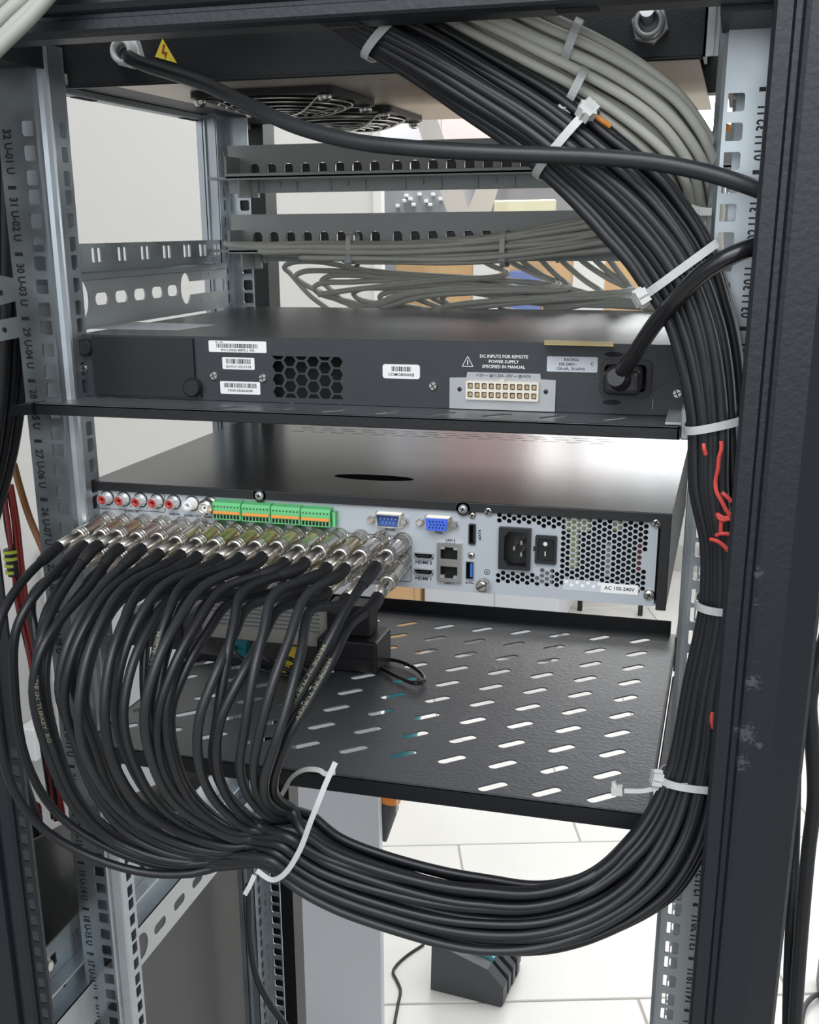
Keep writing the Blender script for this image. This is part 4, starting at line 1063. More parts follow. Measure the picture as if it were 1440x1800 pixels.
# patch cords that hang in loops between the lower panel and the switch front
CORDS = [('left', [(181.6, 340.0, -94.5), (133.5, 370.0, -94.1), (66.5, 390.0, -81.6), (-112.7, 400.0, -69.5), (-165.4, 396.0, -60.6), (-195.6, 398.0, -61.7), (-203.9, 400.0, -66.3), (-199.5, 404.0, -72.0), (-179.9, 408.0, -94.3), (-151.9, 406.0, -113.7), (-137.9, 400.0, -129.0)]),
 ('left', [(181.7, 340.0, -97.0), (133.6, 370.0, -96.7), (66.7, 390.0, -88.3), (-100.8, 400.0, -73.9), (-153.5, 396.0, -69.4), (-183.5, 398.0, -70.6), (-191.9, 400.0, -75.2), (-187.4, 404.0, -81.0), (-152.2, 408.0, -97.6), (-109.1, 406.0, -113.2), (-95.5, 400.0, -128.4)]),
 ('left', [(181.9, 340.0, -99.4), (133.8, 370.0, -99.3), (67.0, 390.0, -96.1), (-82.0, 400.0, -79.3), (-134.4, 396.0, -80.4), (-164.2, 398.0, -81.8), (-172.5, 400.0, -86.4), (-167.9, 404.0, -92.2), (-130.2, 408.0, -101.7), (-85.1, 406.0, -112.9), (-71.6, 400.0, -128.0)]),
 ('left', [(182.0, 340.0, -101.9), (133.5, 370.0, -94.1), (66.8, 390.0, -89.7), (-73.7, 400.0, -78.2), (-125.8, 396.0, -73.8), (-155.5, 398.0, -75.0), (-163.7, 400.0, -79.6), (-159.1, 404.0, -85.4), (-144.2, 408.0, -99.2), (-121.3, 406.0, -113.3), (-107.5, 400.0, -128.5)]),
 ('left', [(181.6, 340.0, -94.5), (133.6, 370.0, -96.7), (67.1, 390.0, -99.6), (-41.1, 400.0, -85.7), (-92.7, 396.0, -85.8), (-121.9, 398.0, -87.1), (-129.9, 400.0, -91.7), (-125.2, 404.0, -97.5), (-89.5, 408.0, -104.2), (-46.5, 406.0, -113.6), (-33.3, 400.0, -128.6)]),
 ('left', [(181.7, 340.0, -97.0), (133.8, 370.0, -99.3), (67.0, 390.0, -96.8), (-14.6, 400.0, -88.3), (-65.6, 396.0, -88.9), (-94.5, 398.0, -90.3), (-102.3, 400.0, -94.9), (-97.5, 404.0, -100.6), (-65.3, 408.0, -105.9), (-26.1, 406.0, -114.5), (-12.9, 400.0, -129.4)]),
 ('left', [(181.9, 340.0, -99.4), (133.5, 370.0, -94.1), (66.9, 390.0, -92.5), (13.7, 400.0, -81.2), (-36.6, 396.0, -83.3), (-65.0, 398.0, -84.6), (-72.6, 400.0, -89.2), (-67.8, 404.0, -94.9), (-47.1, 408.0, -103.6), (-19.1, 406.0, -114.4), (-6.0, 400.0, -129.2)]),
 ('left', [(182.0, 340.0, -101.9), (133.6, 370.0, -96.7), (67.0, 390.0, -98.2), (32.9, 400.0, -84.3), (-17.1, 396.0, -84.3), (-45.2, 398.0, -85.6), (-52.7, 400.0, -90.1), (-47.8, 404.0, -95.8), (-27.5, 408.0, -104.6), (0.0, 406.0, -115.3), (12.9, 400.0, -130.1)]),
 ('left', [(181.6, 340.0, -94.5), (133.8, 370.0, -99.3), (67.0, 390.0, -96.5), (47.5, 400.0, -87.9), (-2.3, 396.0, -89.6), (-30.2, 398.0, -91.0), (-37.5, 400.0, -95.5), (-32.7, 404.0, -101.2), (-22.0, 408.0, -105.9), (-4.1, 406.0, -114.2), (8.9, 400.0, -129.0)]),
 ('left', [(181.7, 340.0, -97.0), (133.5, 370.0, -94.1), (67.2, 390.0, -104.4), (70.8, 400.0, -93.1), (21.6, 396.0, -100.2), (-6.0, 398.0, -101.7), (-13.2, 400.0, -106.2), (-8.3, 404.0, -111.9), (8.1, 408.0, -110.5), (31.4, 406.0, -114.9), (44.1, 400.0, -129.6)]),
 ('left', [(181.9, 340.0, -99.4), (133.6, 370.0, -96.7), (67.2, 390.0, -101.6), (101.5, 400.0, -95.6), (52.8, 396.0, -94.6), (25.7, 398.0, -96.0), (18.6, 400.0, -100.5), (23.6, 404.0, -106.1), (32.5, 408.0, -108.1), (48.3, 406.0, -114.7), (60.9, 400.0, -129.3)]),
 ('right', [(16.5, 394.0, -45.0), (27.4, 396.0, -58.2), (55.4, 400.0, -73.0), (75.9, 396.0, -79.7), (80.7, 386.0, -82.9), (74.7, 376.0, -85.0), (23.2, 372.0, -85.1), (-62.0, 376.0, -90.0), (-104.1, 380.0, -103.6)]),
 ('right', [(29.2, 394.0, -45.0), (40.2, 396.0, -58.2), (59.0, 400.0, -72.3), (72.0, 396.0, -78.6), (76.9, 386.0, -81.8), (70.9, 376.0, -84.0), (19.4, 372.0, -84.6), (-66.0, 376.0, -90.1), (-108.2, 380.0, -102.6)]),
 ('right', [(48.4, 394.0, -45.1), (59.4, 396.0, -58.2), (74.9, 400.0, -73.6), (85.2, 396.0, -80.7), (89.9, 386.0, -83.9), (83.9, 376.0, -86.0), (32.6, 372.0, -87.1), (-52.2, 376.0, -93.2), (-94.1, 380.0, -104.6)]),
 ('right', [(67.4, 394.0, -45.2), (78.4, 396.0, -58.2), (100.9, 400.0, -77.4), (116.7, 396.0, -86.8), (121.1, 386.0, -89.9), (114.9, 376.0, -92.0), (64.3, 372.0, -93.7), (-19.2, 376.0, -100.5), (-60.2, 380.0, -110.9)]),
 ('right', [(86.3, 394.0, -45.3), (97.2, 396.0, -58.3), (122.5, 400.0, -75.4), (140.5, 396.0, -83.6), (144.7, 386.0, -86.7), (138.4, 376.0, -88.8), (88.3, 372.0, -91.0), (6.0, 376.0, -98.1), (-34.3, 380.0, -107.3)]),
 ('right', [(99.6, 394.0, -45.4), (110.6, 396.0, -58.3), (132.4, 400.0, -76.7), (147.4, 396.0, -85.6), (151.6, 386.0, -88.7), (145.2, 376.0, -90.8), (95.4, 372.0, -93.5), (13.3, 376.0, -101.2), (-26.9, 380.0, -109.4)]),
 ('right', [(112.9, 394.0, -45.4), (123.9, 396.0, -58.3), (136.5, 400.0, -74.4), (144.1, 396.0, -82.0), (148.3, 386.0, -85.1), (141.9, 376.0, -87.2), (92.0, 372.0, -90.4), (9.9, 376.0, -98.6), (-30.3, 380.0, -105.7)]),
 ('right', [(-9.8, 394.0, -44.8), (1.2, 396.0, -58.1), (14.4, 400.0, -65.8), (23.2, 396.0, -68.2), (28.5, 386.0, -71.5), (22.8, 376.0, -73.8), (-29.7, 372.0, -77.4), (-117.3, 376.0, -86.0), (-160.6, 380.0, -92.0)])]
cnt = {}
for side, pts in CORDS:
    o = MB().tube(spline(pts, 7), 2.8, 8).build('patch_cord', 'grey_dark', None, (60, 370, -80))
    cnt[side] = cnt.get(side, 0)+1
    tag(o, 'grey patch cord looping behind the switch, %s of those turning back at their %s ends' % (ORD[cnt[side]-1], side), 'cable', 'grey patch cords turning at their %s ends' % side)
# loose grey cables that hang over the roof beam at the left
for i, pts in enumerate([[(-176.5, -120.0, 66.9), (-161.4, -118.0, 79.6), (-143.5, -112.0, 94.6), (-126.2, -105.0, 111.3)], [(-180.5, -118.0, 74.7), (-167.5, -116.0, 86.0), (-152.2, -112.0, 97.4), (-136.9, -105.0, 111.9)], [(-178.1, -124.0, 61.5), (-165.7, -122.0, 71.2), (-146.4, -116.0, 87.8), (-128.9, -108.0, 109.5)], [(-183.3, -118.0, 82.2), (-172.2, -116.0, 92.1), (-159.0, -112.0, 102.1), (-143.8, -105.0, 115.2)]]):
    a, z = pts[0], pts[-1]
    pts = [(-345-9*i, -70, -900), (-340-9*i, -84, -300), (-325-9*i, -100, -40)]+pts+[(z[0]+12, -92, 160), (z[0]+40, -40, 158+2*i), (z[0]+90, 60, 156+2*i)]
    o = MB().tube(spline(pts, 6), 4.2, 10).build('network_cable', 'grey_dimmed', None, pts[1])
    tag(o, 'grey cable hanging over the roof beam at the top left corner, the %s one' % ('second lowest', 'second highest', 'lowest', 'highest')[i], 'cable', 'grey cables over the left end of the roof beam')

# ------------------------------------------------------------------ cable ties
def tie(fr, i, label, lean=0.0, w=2.4, head=None, tail=0.0, deep=DEEP, m='nylon', grow=1.6, tailang=0.0, span=(-1, 1)):
    p, tg, side, dp, hw = fr[i]
    t = thing('cable_tie', label, 'cable tie', p, 'white cable ties')
    tl = (tg+side*0).normalized()
    pts = []; nr = []
    N = 40
    for q in range(N):
        a = 2*math.pi*q/N
        ca_, sa_ = math.cos(a), math.sin(a)
        # flattened ring
        ex = 2/2.6
        u = math.copysign(abs(ca_)**ex, ca_)*((hw)*(span[1]-span[0])/2+grow)+hw*(span[0]+span[1])/2; v = math.copysign(abs(sa_)**ex, sa_)*(deep+5.0+grow)
        pts.append(p+side*u+dp*v+tg*(lean*u)); nr.append(side*ca_+dp*sa_)
    MB().ribbon(pts, nr, w, 1.0, closed=True).build('strap', m, t)
    if head is not None:
        q = int(round(head/360.0*N)) % N
        c = pts[q]; n = nr[q].normalized(); al = (pts[(q+1) % N]-pts[q-1]).normalized(); sd = n.cross(al)
        h = MB(); h.obox(c+n*3, al, sd, n, 4.8, 4.2, 3.4)
        h.obox(c+n*3, (al+sd).normalized(), (sd-al).normalized(), n, 4.2, 4.2, 3.0)
        o = h.build('head', 'nylon_clear', t)
        MB().obox(c+n*6.4, al, sd, n, 1.4, 2.4, .25).build('pawl_window', 'nylon', o)
        if tail:
            dirn = (al*math.cos(tailang)+n*math.sin(tailang)).normalized()
            st = [c+n*2.6+dirn*(s*tail/5)+Vector((0, 0, -.02*(s*tail/5)**1.3)) for s in range(6)]
            MB().ribbon(st, [n]*6, w*.9, .9).build('tail', 'nylon', t)
    return t
def near(fr, x, z):
    return min(range(len(fr)), key=lambda i: (fr[i][0][0]-x)**2+(fr[i][0][2]-z)**2)
tie(BF, near(BF, *(214.9, -28.0, -52.4)[::2]), 'white cable tie on the black bundle beside the switch power cord', lean=.10, head=150)
tie(BF, near(BF, *(141.4, -28.0, 18.0)[::2]), 'white cable tie on the black bundle where the roof fan cord crosses', lean=-.05, head=42)
tie(BF, near(BF, *(35.6, -28.0, 79.5)[::2]), 'greyish cable tie at the top of the black bundle under the roof beam', lean=-.35)
tie(BF, near(BF, *(235.8, -28.0, -139.9)[::2]), 'white cable tie on the black bundle beside the upper shelf', lean=.12)
tie(BF, near(BF, *(249.6, -28.0, -255.6)[::2]), 'white cable tie on the black bundle level with the recorder foot', lean=.0)
tie(BF, near(BF, *(239.8, -34.0, -375.6)[::2]), 'white cable tie with a knobbly head on the black bundle at the lower right', lean=.15, head=158)
tie(GF, near(GF, *(149.0, -10.0, 56.8)[::2]), 'white cable tie with a square head on the grey bundle', head=35, deep=15, lean=.0, span=(.0, 1))
tie(GF, near(GF, *(137.5, -12.0, 62.2)[::2]), 'white cable tie without a visible head low on the grey bundle', deep=15, lean=.1, grow=1.2, span=(-1, 0))
# the big loose tie round the gathered loops
t = thing('cable_tie', 'long loose white cable tie round the gathered loops left of the lower shelf', 'cable tie', (-19.7, -110.0, -414.1), 'white cable ties')
lo = [(-37.0, -118.0, -438.0), (-25.8, -120.0, -441.9), (-15.8, -122.0, -434.8), (-4.4, -122.0, -415.6), (3.4, -121.0, -394.3), (8.2, -118.0, -380.8), (11.8, -112.0, -369.1), (15.9, -105.0, -357.7)]
MB().ribbon(spline(lo, 5), [(0.2, -1, .3)]*36, 1.75, .9).build('strap', 'nylon', t)
lo = [(-48.1, -60.0, -422.8), (-36.1, -70.0, -405.3), (-23.2, -82.0, -384.6), (-9.6, -90.0, -373.5), (0.0, -92.0, -372.1), (3.9, -92.0, -374.1), (11.2, -92.0, -371.9)]
MB().ribbon(spline(lo, 5), [(0.3, -.6, .8)]*31, 1.75, .9).build('strap', 'nylon_clear', t)
lo = [(-38.9, -118.0, -441.7), (-41.7, -120.0, -448.8), (-45.3, -121.0, -455.8)]
MB().ribbon(spline(lo, 4), [(0, -1, 0)]*9, 1.6, .9).build('tail', 'nylon', t)
# a free tie end resting on the lower shelf corner
t = thing('cable_tie', 'white cable tie lying across the right corner of the lower shelf', 'cable tie', (203.4, -38.0, -386.0), 'white cable ties')
MB().ribbon(spline([(195.6, -42.0, -385.1), (207.4, -44.0, -382.5), (221.7, -46.0, -376.3), (235.9, -52.0, -370.6)], 5), [(0, -1, .3)]*16, 1.5, 1).build('strap', 'nylon', t)
c = Vector((190.7, -42.0, -385.4))
h = MB(); h.obox(c, (1, 0, .1), (0, 1, 0), (-.1, 0, 1), 3.6, 2.6, 2.9); h.obox(c+Vector((-1.6, 0, 3.6)), (1, 0, .5), (0, 1, 0), (-.5, 0, 1), 1.2, 1.6, 2.2); h.build('head', 'nylon_clear', t)
# small ties on the flat grey run
for px, lb in (((-100.0, 300.0, -48.0), 'small grey cable tie on the flat grey run, toward its left end'), ((41.7, 300.0, -46.6), 'small grey cable tie on the flat grey run, toward its right end')):
    t = thing('cable_tie', lb, 'cable tie', px, 'small ties on the flat grey run')
    x, y, z = px
    b = MB().plate(rrect(300+8, z-.5, 30, 32, 8, 4), [rrect(300+8, z-.5, 28, 30, 7, 4)], 4.6, lambda u, v, w, x=x: (x+w, u, v))
    b.build('strap', 'grey_dark', t)
    MB().box(x-3.6, x+3.6, 291, 295, z-12, z-4, 1, 1).build('head', 'patch_grey', t)
t = thing('cable_tie', 'clear tie end sticking out of the grey bundle beside the right rail', 'cable tie', (217.6, 20.0, -20.6), 'white cable ties')
MB().ribbon([(211.2, 10.0, -19.3), (217.0, 8.0, -21.0), (222.0, 8.0, -21.4)], [(0, -1, 0)]*3, 2.2, 1).build('strap', 'nylon_clear', t)
MB().obox((220.0, 7.0, -21.4), (1, 0, 0), (0, 1, 0), (0, 0, 1), 3.5, 2, 2.2).build('head', 'nylon_clear', t)


# ------------------------------------------------------------------ power cords and loose wires
def wire(name, pts, r, m, label, cat='cable', group=None, per=7, n=10):
    o = MB().tube(spline(pts, per), r, n).build(name, m, None, pts[0])
    return tag(o, label, cat, group)
t = thing('power_cord', 'black power cord with a moulded plug in the back of the switch', 'cable', (176, 28, -123), 'black power cords')
pts = [(173.8, -2.0, -119.3), (178.4, -10.0, -113.3), (187.1, -24.0, -99.4), (198.1, -40.0, -82.3), (210.8, -56.0, -66.9), (223.9, -64.0, -53.3), (236.9, -66.0, -45.2), (249.8, -60.0, -40.0), (264.5, -50.0, -36.7), (282.2, -40.0, -30.9)]
MB().tube(spline(pts, 7), 5.0, 12).build('cord', 'black_gloss', t)
MB().box(164.5, 188, -2, 40, -131.5, -115, 4, 3).build('plug', 'black_plastic', t)
MB().lathe((175.6, 2.0, -121.9), (-.15, -1, .25), [(0, 8), (4, 7), (14, 5.6)], 16).build('strain_relief', 'black_plastic', t)
pts = [(-172.7, 36.0, 86.2), (-165.8, 26.0, 82.9), (-149.8, 14.0, 76.5), (-122.6, 0.0, 68.3), (-92.5, -14.0, 58.9), (-55.4, -30.0, 43.5), (-21.5, -42.0, 29.9), (17.6, -52.0, 19.8), (53.9, -58.0, 14.8), (91.3, -60.0, 11.6), (129.9, -58.0, 9.3), (164.5, -56.0, 7.1), (195.5, -55.0, 3.5), (223.0, -54.0, -2.6), (250.5, -52.0, -11.8), (275.1, -46.0, -22.6)]
wire('power_cord', pts, 4.6, 'rubber2', 'black power cord running from the roof gland across the bundle', group='black power cords')
wire('power_cord', [(318.8, 40.0, -282.2), (312.9, 30.0, -315.9), (310.4, 28.0, -336.0), (314.8, 30.0, -365.9), (320.8, 34.0, -410.4), (320.6, 30.0, -453.1), (321.8, 26.0, -520.3), (325.0, 24.0, -606.5), (328.3, 24.0, -667.7)], 5.2, 'rubber2', 'black power cord hanging outside the right post, outermost of two', group='black power cords')
wire('power_cord', [(307.9, 70.0, -384.6), (314.5, 66.0, -474.4), (315.8, 40.0, -525.7), (318.7, 36.0, -576.6), (324.8, 36.0, -652.2)], 4.2, 'rubber', 'black power cord hanging close along the right post', group='black power cords')
# red lacing thread on the bundle
for pts in ([(239.4, -54.0, -148.3), (239.8, -55.0, -153.1), (238.9, -55.0, -158.1), (238.8, -55.0, -164.8), (238.0, -54.0, -171.8), (238.8, -55.0, -177.4), (242.1, -56.0, -183.1), (245.4, -56.0, -188.7), (247.6, -56.0, -192.3), (244.2, -56.0, -193.2), (240.5, -55.0, -191.6), (243.0, -56.0, -194.7), (248.0, -57.0, -193.5)],
            [(229.7, -53.0, -150.5), (230.2, -54.0, -153.0), (231.4, -53.0, -156.8)],
            [(243.0, -55.0, -195.3), (243.2, -55.0, -201.8)],
            [(240.8, -55.0, -204.4), (243.6, -57.0, -202.7), (248.4, -57.0, -202.7)],
            [(237.7, -54.0, -207.3), (240.7, -56.0, -207.3), (244.7, -56.0, -209.5), (248.3, -56.0, -213.1)],
            [(242.1, -56.0, -178.3), (245.4, -57.0, -180.6), (247.9, -57.0, -183.2)],
            [(247.1, -56.0, -317.1), (246.9, -57.0, -322.1), (248.3, -57.0, -327.3)]):
    wire('red_thread', pts, 1.25, 'red_thread', 'red lacing thread caught on the black bundle beside the right post', 'thread', 'pieces of red thread', 6, 7)
wire('orange_wire', [(154.1, -30.0, 32.0), (159.4, -33.0, 28.6), (164.7, -30.0, 25.1)], 1.6, 'orange', 'short orange wire between the black and the grey bundle', 'wire')
wire('orange_wire', [(224.1, 60.0, 31.2), (226.4, 58.0, 29.3), (229.2, 60.0, 28.4)], 2.4, 'orange', 'orange wire end beside the right rail holes', 'wire')
# black drop cables outside the left rail
for i in range(9):
    f = i/8.0
    px = [(-14+52*f-6, 150), (-12+48*f-4, 330), (-10+44*f, 520), (-12+46*f, 680), (-16+44*f, 820), (-24+38*f, 960), (-36+34*f, 1100)]
    LX = [((-300.7, 60.0, 73.9), 21.8), ((-309.2, 60.0, 2.8), 20.7), ((-318.6, 60.0, -76.8), 19.6), ((-331.1, 60.0, -147.7), 21.0), ((-346.1, 60.0, -203.8), 20.6), ((-369.6, 60.0, -262.9), 19.2), ((-395.7, 60.0, -330.5), 16.8)]
    wire('drop_cable', [Vector((a[0]+LXW*f, a[1]+(i % 3)*9, a[2])) for a, LXW in LX]+[Vector((-330+7*i, 75+5*(i % 3), -900)), Vector((-330+7*i, 80+5*(i % 3), -1400))], 4.4, 'rubber' if i % 2 else 'rubber2', 'black drop cable in the bundle outside the left rail, %s from the left' % ORD[i], 'cable', 'black drop cables outside the left rail', 6, 8)
# red and black pairs lower down
for i in range(6):
    o = 4.2*i
    base = [(-391.2, 150.0, -248.7), (-391.1, 150.0, -286.2), (-389.5, 150.0, -321.7), (-387.1, 148.0, -362.8), (-378.0, 142.0, -411.2), (-373.2, 138.0, -455.7), (-367.7, 134.0, -494.9), (-363.5, 130.0, -534.7), (-358.5, 125.0, -574.5)]
    wire('bell_wire', [Vector((a[0]+o*.55+3*jig(400+i, q*.8), a[1]+8*jig(420+i, q*.7), a[2])) for q, a in enumerate(base)], 1.9, 'red_wire' if i % 3 else 'rubber', 'thin %s wire in the loom behind the left rail' % ('dark red' if i % 3 else 'black'), 'wire', 'thin %s wires behind the left rail' % ('dark red' if i % 3 else 'black'), 6, 7)
for i in range(4):
    base = [(-363.6, 60.0, -546.7), (-358.5, 70.0, -549.0), (-352.9, 80.0, -548.7), (-351.4, 95.0, -557.6), (-355.3, 100.0, -574.2), (-363.6, 100.0, -592.6)]
    wire('bell_wire', [Vector((a[0], a[1], a[2]+5*i+2*jig(440+i, q))) for q, a in enumerate(base)], 1.9, 'red_wire', 'dark red wire bent sideways through the left post flange', 'wire', 'dark red wires bent sideways at the left post', 6, 7)
wire('brown_wire', [(-355.0, 120.0, -222.8), (-350.9, 120.0, -245.5), (-343.4, 118.0, -270.3), (-329.4, 112.0, -296.4), (-317.5, 110.0, -329.1)], 3.2, 'brown_wire', 'brown wire crossing behind the left rail', 'wire')
t = thing('tape_band', 'yellow and green striped tape round the red and black loom', 'tape', (-388.8, 150.0, -316.1))
for k in range(4):
    a = Vector((-388.2, 150.0, -311.1))+Vector((0, 0, -6.5*k)); MB().lathe(a, (.08, 0, -1), [(0, 8), (3, 8)], 14).build('stripe', 'sleeve', t)
MB().lathe(Vector((-388.2, 150.0, -311.1))+Vector((0, 0, 1)), (.08, 0, -1), [(0, 7.4), (26, 7.4)], 14).build('band', 'rubber', t)

# ------------------------------------------------------------------ things on the lower shelf
t = thing('power_adapter', 'black block power adapter on the lower shelf beside the cable loops', 'adapter', (-51.6, 186.3, -404.0))
ax, ay, az = (-48.2, 158.4, -404.0)
Q = lambda x0, x1, y0, y1, z0, z1, b=2.5: MB().box(ax+x0, ax+x1, ay+y0, ay+y1, az+z0, az+z1, b, 3)
Q(-44, 12, 0, 46, 0, 30).build('body', 'black_plastic', t)
Q(-38, 2, 12, 38, 30, 58, 1.5).build('plug_block', 'black_plastic', t)
MB().box(ax-40, ax+8, ay-.6, ay, az+13.6, az+14.2).build('seam', 'dark', t)
wire('thin_lead', [(-67.6, 172.5, -401.0), (-50.2, 181.9, -400.0), (-30.8, 188.5, -400.0), (-9.0, 176.8, -400.0), (5.8, 158.2, -400.0), (9.2, 146.8, -400.0), (3.5, 139.9, -400.0), (-15.2, 152.4, -401.0), (-42.2, 173.2, -402.0), (-57.8, 172.0, -402.0)], 1.7, 'black_gloss', 'thin black lead looping on the lower shelf beside the adapter')
t = thing('media_box', 'pale ribbed electronics box standing on the lower shelf behind the loops', 'device', (-136.1, 149.2, -404.0))
bx, by, bz = (-135.6, 128.0, -404.0)
MB().box(bx-82, bx+44, by+60, by+66, bz+1, bz+78, 2, 2).build('body', 'beige', t)
rb = MB()
for i in range(12): rb.box(bx-70, bx-20, by+58.8, by+60, bz+24+4*i, bz+25.4+4*i).box(bx-10, bx+36, by+58.8, by+60, bz+24+4*i, bz+25.4+4*i)
rb.build('ribs', 'pcb2', t)
MB().box(bx-86, bx+48, by+20, by+70, bz+1, bz+10, 2, 2).build('foot', 'black_plastic', t)
for i, x in enumerate((-30,)): MB().box(bx+x, bx+x+12, by+16, by+26, bz+10, bz+24, .6, 1).build('socket', 'teal', t)
for i, (x, z) in enumerate(((22, 8), (14, -2))):
    o = MB().box(bx+x, bx+x+10, by-2+6*i, by+16, bz+6+z, bz+18+z, 1, 1)
    o = o.build('yellow_plug', 'pcb', None, (bx+x, by, bz+4)); o.data.materials[0] = M['yellow']
    tag(o, 'small yellow plug beside the pale electronics box, the %s one' % ('upper', 'lower')[i], 'plug', 'yellow plugs')
for i in range(3):
    wire('thin_lead', [Vector((bx-30+24*i, by+24, bz+18)), Vector((bx-20+24*i, by-4, bz+22)), Vector((bx+10+14*i, by-16, bz+14+6*i)), Vector((bx+40+8*i, by-4, bz+6)), Vector((bx+58, by+16+5*i, bz+4))], 1.9, 'black_gloss', 'thin black lead in front of the pale electronics box', 'cable', 'thin leads by the pale electronics box')
dk = MB().box(bx-150, bx-92, by+40, by+110, bz+1, bz+34, 2, 2)
tag(dk.build('dark_box', 'black_plastic', None, (bx-120, by+75, bz)), 'low black box on the left of the lower shelf behind the loops', 'box')

# ------------------------------------------------------------------ furniture and tools beyond the rack
c = thing('white_board', 'large bluish white laminate board standing upright behind the rack', 'board', (-600, 950, FZ))
MB().box(-890, -277, 945, 963, FZ+.5, -560, 1.5, 1).build('board_face', 'desk_white', c)
for x in (-860, -520): MB().box(x, x+18, 963, 1180, FZ+.5, FZ+60, 2, 1).build('foot', 'desk_white', c)
c = thing('storage_counter', 'white counter with wooden end posts along the back of the room', 'cabinet', (-500, 3100, FZ))
MB().box(-730, -262, 3000, 3040, FZ+90, -700, 2, 1).box(-730, -262, 3040, 3500, FZ+90, -700, 2, 1).build('carcass', 'desk_white', c)
MB().box(-480, -478, 2998.6, 3000.4, FZ+90, -700).build('door_gap', 'pcb2', c)
MB().box(-715, -280, 3020, 3480, FZ+1, FZ+90).build('plinth', 'shop', c)
MB().box(-892, -752, 2985, 3060, FZ+.5, -700, 3, 1).box(-762, -744, 2980, 3062, FZ+.5, -700, 2, 1).build('end_post', 'wood', c)
c = thing('wooden_cupboard', 'pale wooden cupboard standing against the window wall', 'cabinet', (-250, 3700, FZ))
MB().box(-1000, 10, 3600, 4100, -640, -90, 3, 1).build('carcass', 'wood', c)
for x in (-985, -255, -20):
    for y in (3620, 4060): MB().box(x-9, x+9, y-9, y+9, FZ+.5, -640, 1, 1).build('leg', 'black_plastic', c)
for x0, x1 in ((-700, -600), (-330, -215)): MB().box(x0, x1, 3594, 3600, -630, -100, 2, 1).build('door', 'wall_white', c, label='white door leaf')
MB().box(-560, -440, 3560, 3598, -330, -180, 6, 2).build('hanging_box', 'blue_box', c)
# outside the window: shop display, white bracing, awning
c = thing('window_lettering', 'tall white V shaped decal on the window', 'decal', (-937.0, 4310.0, 110.9))
a0, a1, a2, a3 = (-1126.6, 4310.0, 453.3), (-1032.8, 4310.0, 450.1), (-869.1, 4310.0, 27.3), (-968.8, 4310.0, 28.5)
b0, b1, b2, b3 = (-833.6, 4308.0, 154.5), (-741.1, 4308.0, 152.8), (-782.5, 4308.0, 26.3), (-886.1, 4308.0, 27.5)
MB().prism([(p[0], p[2]) for p in (a0, a1, a2, a3)], 4308, 4311, 'y').build('stroke', 'wall_white', c)
MB().prism([(p[0], p[2]) for p in (b0, b1, b2, b3)], 4305, 4307.5, 'y').build('stroke', 'wall_white', c)
c = thing('display_board', 'grey display board with small pale packets behind the window', 'display', (-1321.0, 5200.0, 84.0))
q0, q1 = (-1524.0, 5200.0, 201.7), (-1143.8, 5200.0, 62.6)
MB().box(q0[0], q1[0], 5200, 5230, FZ, q0[2], 4, 1).build('board', 'shop', c)
PK = [(-1392.7, 5190.0, 128.4), (-1371.9, 5190.0, 111.8), (-1401.8, 5190.0, 104.1), (-1324.3, 5190.0, 132.8), (-1288.8, 5190.0, 99.7), (-1253.4, 5190.0, 131.7), (-1268.0, 5190.0, 83.1), (-1437.9, 5190.0, 80.0), (-1215.1, 5190.0, 109.5), (-1354.1, 5190.0, 84.3)]
for p in PK: MB().box(p[0]-9, p[0]+9, 5170, 5199, p[2]-8, p[2]+8, 3, 1).build('packet', 'white_plastic', c)
q0, q1 = (-927.1, 5100.0, 98.2), (-627.9, 5100.0, 57.4)
o = MB().box(q0[0], q1[0], 5100, 5160, FZ, q0[2], 6, 1).build('cream_shelf', 'cream', None, q0)
tag(o, 'cream shelf edge behind the window', 'shelf')
q0, q1 = (-1269.3, 5400.0, 658.7), (-641.5, 5400.0, 391.9)
o = MB().box(q0[0], q1[0]+300, 5400, 5900, q1[2], q0[2]+300, 8, 1).build('awning', 'pink', None, q0)
tag(o, 'pale pink awning seen through the window below the roof fans', 'awning')
q0, q1 = (-1629.5, 5500.0, 683.0), (-655.8, 5500.0, 398.8)
o = MB().box(q0[0]-800, q1[0]+900, 5900, 5960, FZ, q0[2]+400).build('shopfront', mat('pale_lilac_render', (0.72, 0.70, 0.74), 0.7), None, (0, 5930, FZ))
tag(o, 'pale lilac facade across from the window', 'facade')
# power tool leaning behind the shelf: teal body, orange collar, charcoal nose
t = thing('power_tool', 'teal and orange power tool with a charcoal nose pointing at the floor', 'tool', (-313.7, 1150.0, -1109.5))
def along(a, b, prof, n=18):
    a, b = Vector(a), Vector(b); L = (b-a).length
    return MB().lathe(a, b-a, [(p*L, r) for p, r in prof], n)
A = (-244.2, 1010.0, -745.0); B = (-255.6, 990.0, -896.0); C_ = (-263.4, 980.0, -951.9); D = (-270.2, 978.0, -977.0); E_ = (-276.4, 972.0, -1052.5)
along(A, B, [(0, 22), (.05, 30), (.5, 32), (.95, 27), (1, 22)]).build('body', 'teal', t)
along(B, D, [(0, 24), (.1, 27), (.7, 24), (1, 20)]).build('collar', 'orange_tool', t)
along(D, E_, [(0, 17), (.15, 19), (.5, 13), (.9, 6), (1, 4)]).build('nose', 'tool_grey', t)
MB().tube([(-235.4, 960.0, -948.9), (-251.0, 965.0, -959.0)], 5, 8).build('lever', 'black_plastic', t)
MB().tube([(-249.5, 960.0, -956.3), (-250.8, 960.0, -986.9)], 1.6, 6).build('bit', 'steel', t)
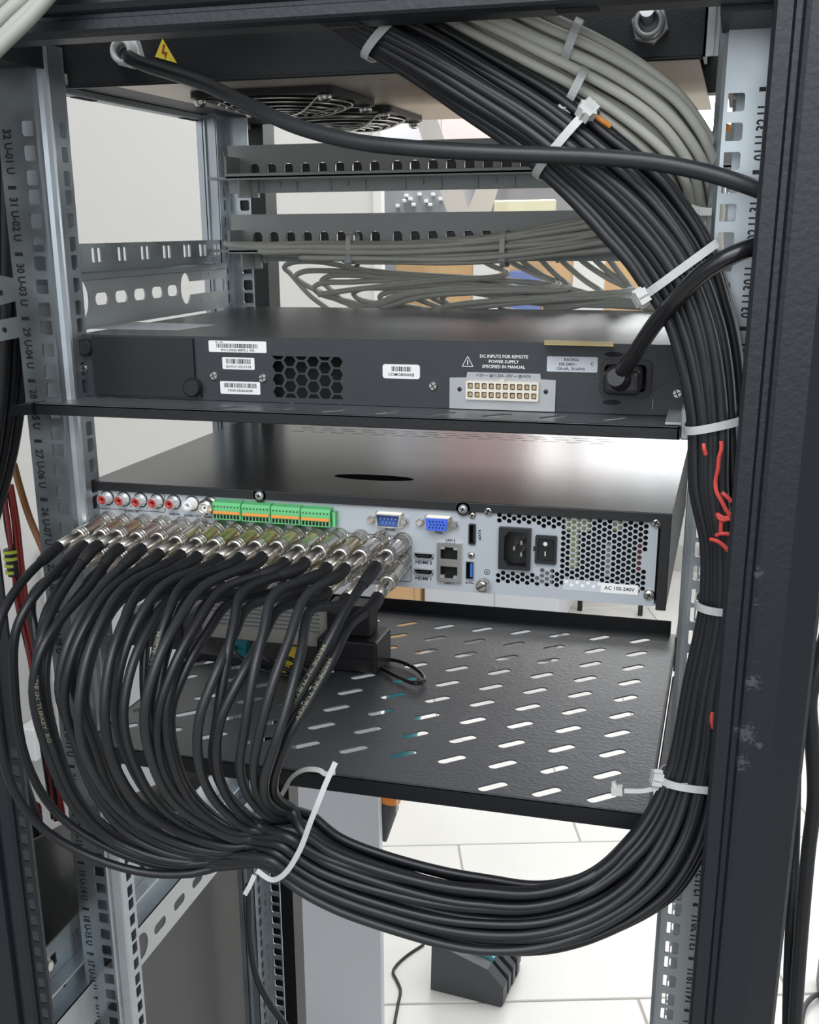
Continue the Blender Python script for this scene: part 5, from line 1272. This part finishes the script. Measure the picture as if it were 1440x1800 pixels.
# black plastic tool case part lying on the floor with a pale cyan latch
t = thing('tool_charger', 'black ribbed plastic tool charger with a pale cyan insert on the floor', 'tool', (-110, 1200, FZ))
a = Vector((-237.4, 1149.8, -1480.0)); b = Vector((-87.8, 1133.0, -1480.0))
u = (b-a); Lx = u.length; u = u.normalized(); v = Vector((-u.y, u.x, 0))
def tp(x, y, z): 
    p = a+u*x+v*y; return (p.x, p.y, FZ+1+z)
def tprism(poly, y0, y1):
    n = len(poly); q = MB()
    q.add([tp(x, y0, z) for x, z in poly]+[tp(x, y1, z) for x, z in poly], [tuple(range(n))[::-1], tuple(range(n, 2*n))]+[(i, (i+1) % n, n+(i+1) % n, n+i) for i in range(n)])
    return q
prof = [(0, 0), (Lx-4, 0), (Lx, 6), (Lx, 44), (Lx-32, 78), (12, 108), (2, 100)]
tprism(prof, 0, 26).build('end_plate', 'tool_grey', t)
sm = [(4, 1), (Lx-12, 1), (Lx-8, 6), (Lx-8, 42), (Lx-40, 72), (14, 98), (6, 94)]
tprism(sm, 26, 150).build('body', 'black_plastic', t)
for k in range(3): tprism([(4, 0), (Lx-4, 0), (Lx-1, 6), (Lx-1, 43), (Lx-34, 76), (12, 102)], 40+30*k, 56+30*k).build('rib', 'tool_grey', t)
tprism([(Lx-78, 84), (Lx-36, 64), (Lx-30, 82), (Lx-70, 104)], 34, 92).build('insert', 'cyan', t)
tprism([(Lx-74, 76), (Lx-34, 56), (Lx-32, 62), (Lx-72, 84)], 26.5, 34).build('insert_lip', 'nylon', t)
wire('thin_lead', [(-287.7, 1288.9, -1476.0), (-311.9, 1240.7, -1476.0), (-323.5, 1203.2, -1476.0), (-323.9, 1179.3, -1476.0), (-310.6, 1157.9, -1476.0), (-294.0, 1128.5, -1476.0), (-286.3, 1084.8, -1476.0), (-275.3, 1018.0, -1476.0), (-258.7, 948.6, -1476.0)], 3.0, 'rubber', 'thin black lead on the tiled floor beside the tool charger')
wire('power_lead', [(521.0, 1343.1, -1470.0), (492.8, 1314.1, -1468.0), (476.7, 1283.7, -1470.0), (468.6, 1243.0, -1470.0), (462.4, 1174.5, -1470.0)], 5, 'tool_grey', 'grey lead with a plug on the floor at the lower right')
p = (507.3, 1346.2, -1479.0)
o = MB().box(p[0]-5, p[0]+60, p[1]-30, p[1]+40, FZ+1, FZ+60, 6, 2).build('floor_box', 'black_plastic', None, (p[0], p[1], FZ))
tag(o, 'black box at the right edge on the floor', 'box')
# thin lead hanging down beside the front left rail
wire('thin_lead', [(-124.8, 60.0, -569.8), (-127.4, 64.0, -598.2), (-130.2, 70.0, -637.5), (-127.6, 74.0, -675.6), (-116.9, 76.0, -702.3), (-104.6, 78.0, -722.8), (-92.5, 80.0, -753.0)], 3.1, 'rubber', 'black lead hanging below the loops in front of the far left rail')
# white socket box low on the left wall
o = MB().box(-900, -868, *sorted(((-880.0, 836.0, -870.6)[1], (-880.0, 894.3, -896.6)[1])), *sorted(((-880.0, 866.1, -851.2)[2], (-880.0, 855.0, -912.0)[2])), 3, 2).build('wall_box', 'white_plastic', None, (-890.0, 874.9, -889.2))
tag(o, 'white plastic junction box low on the left wall', 'box')

# make every coordinate final before the renderer reads the scene
bpy.context.view_layer.update()
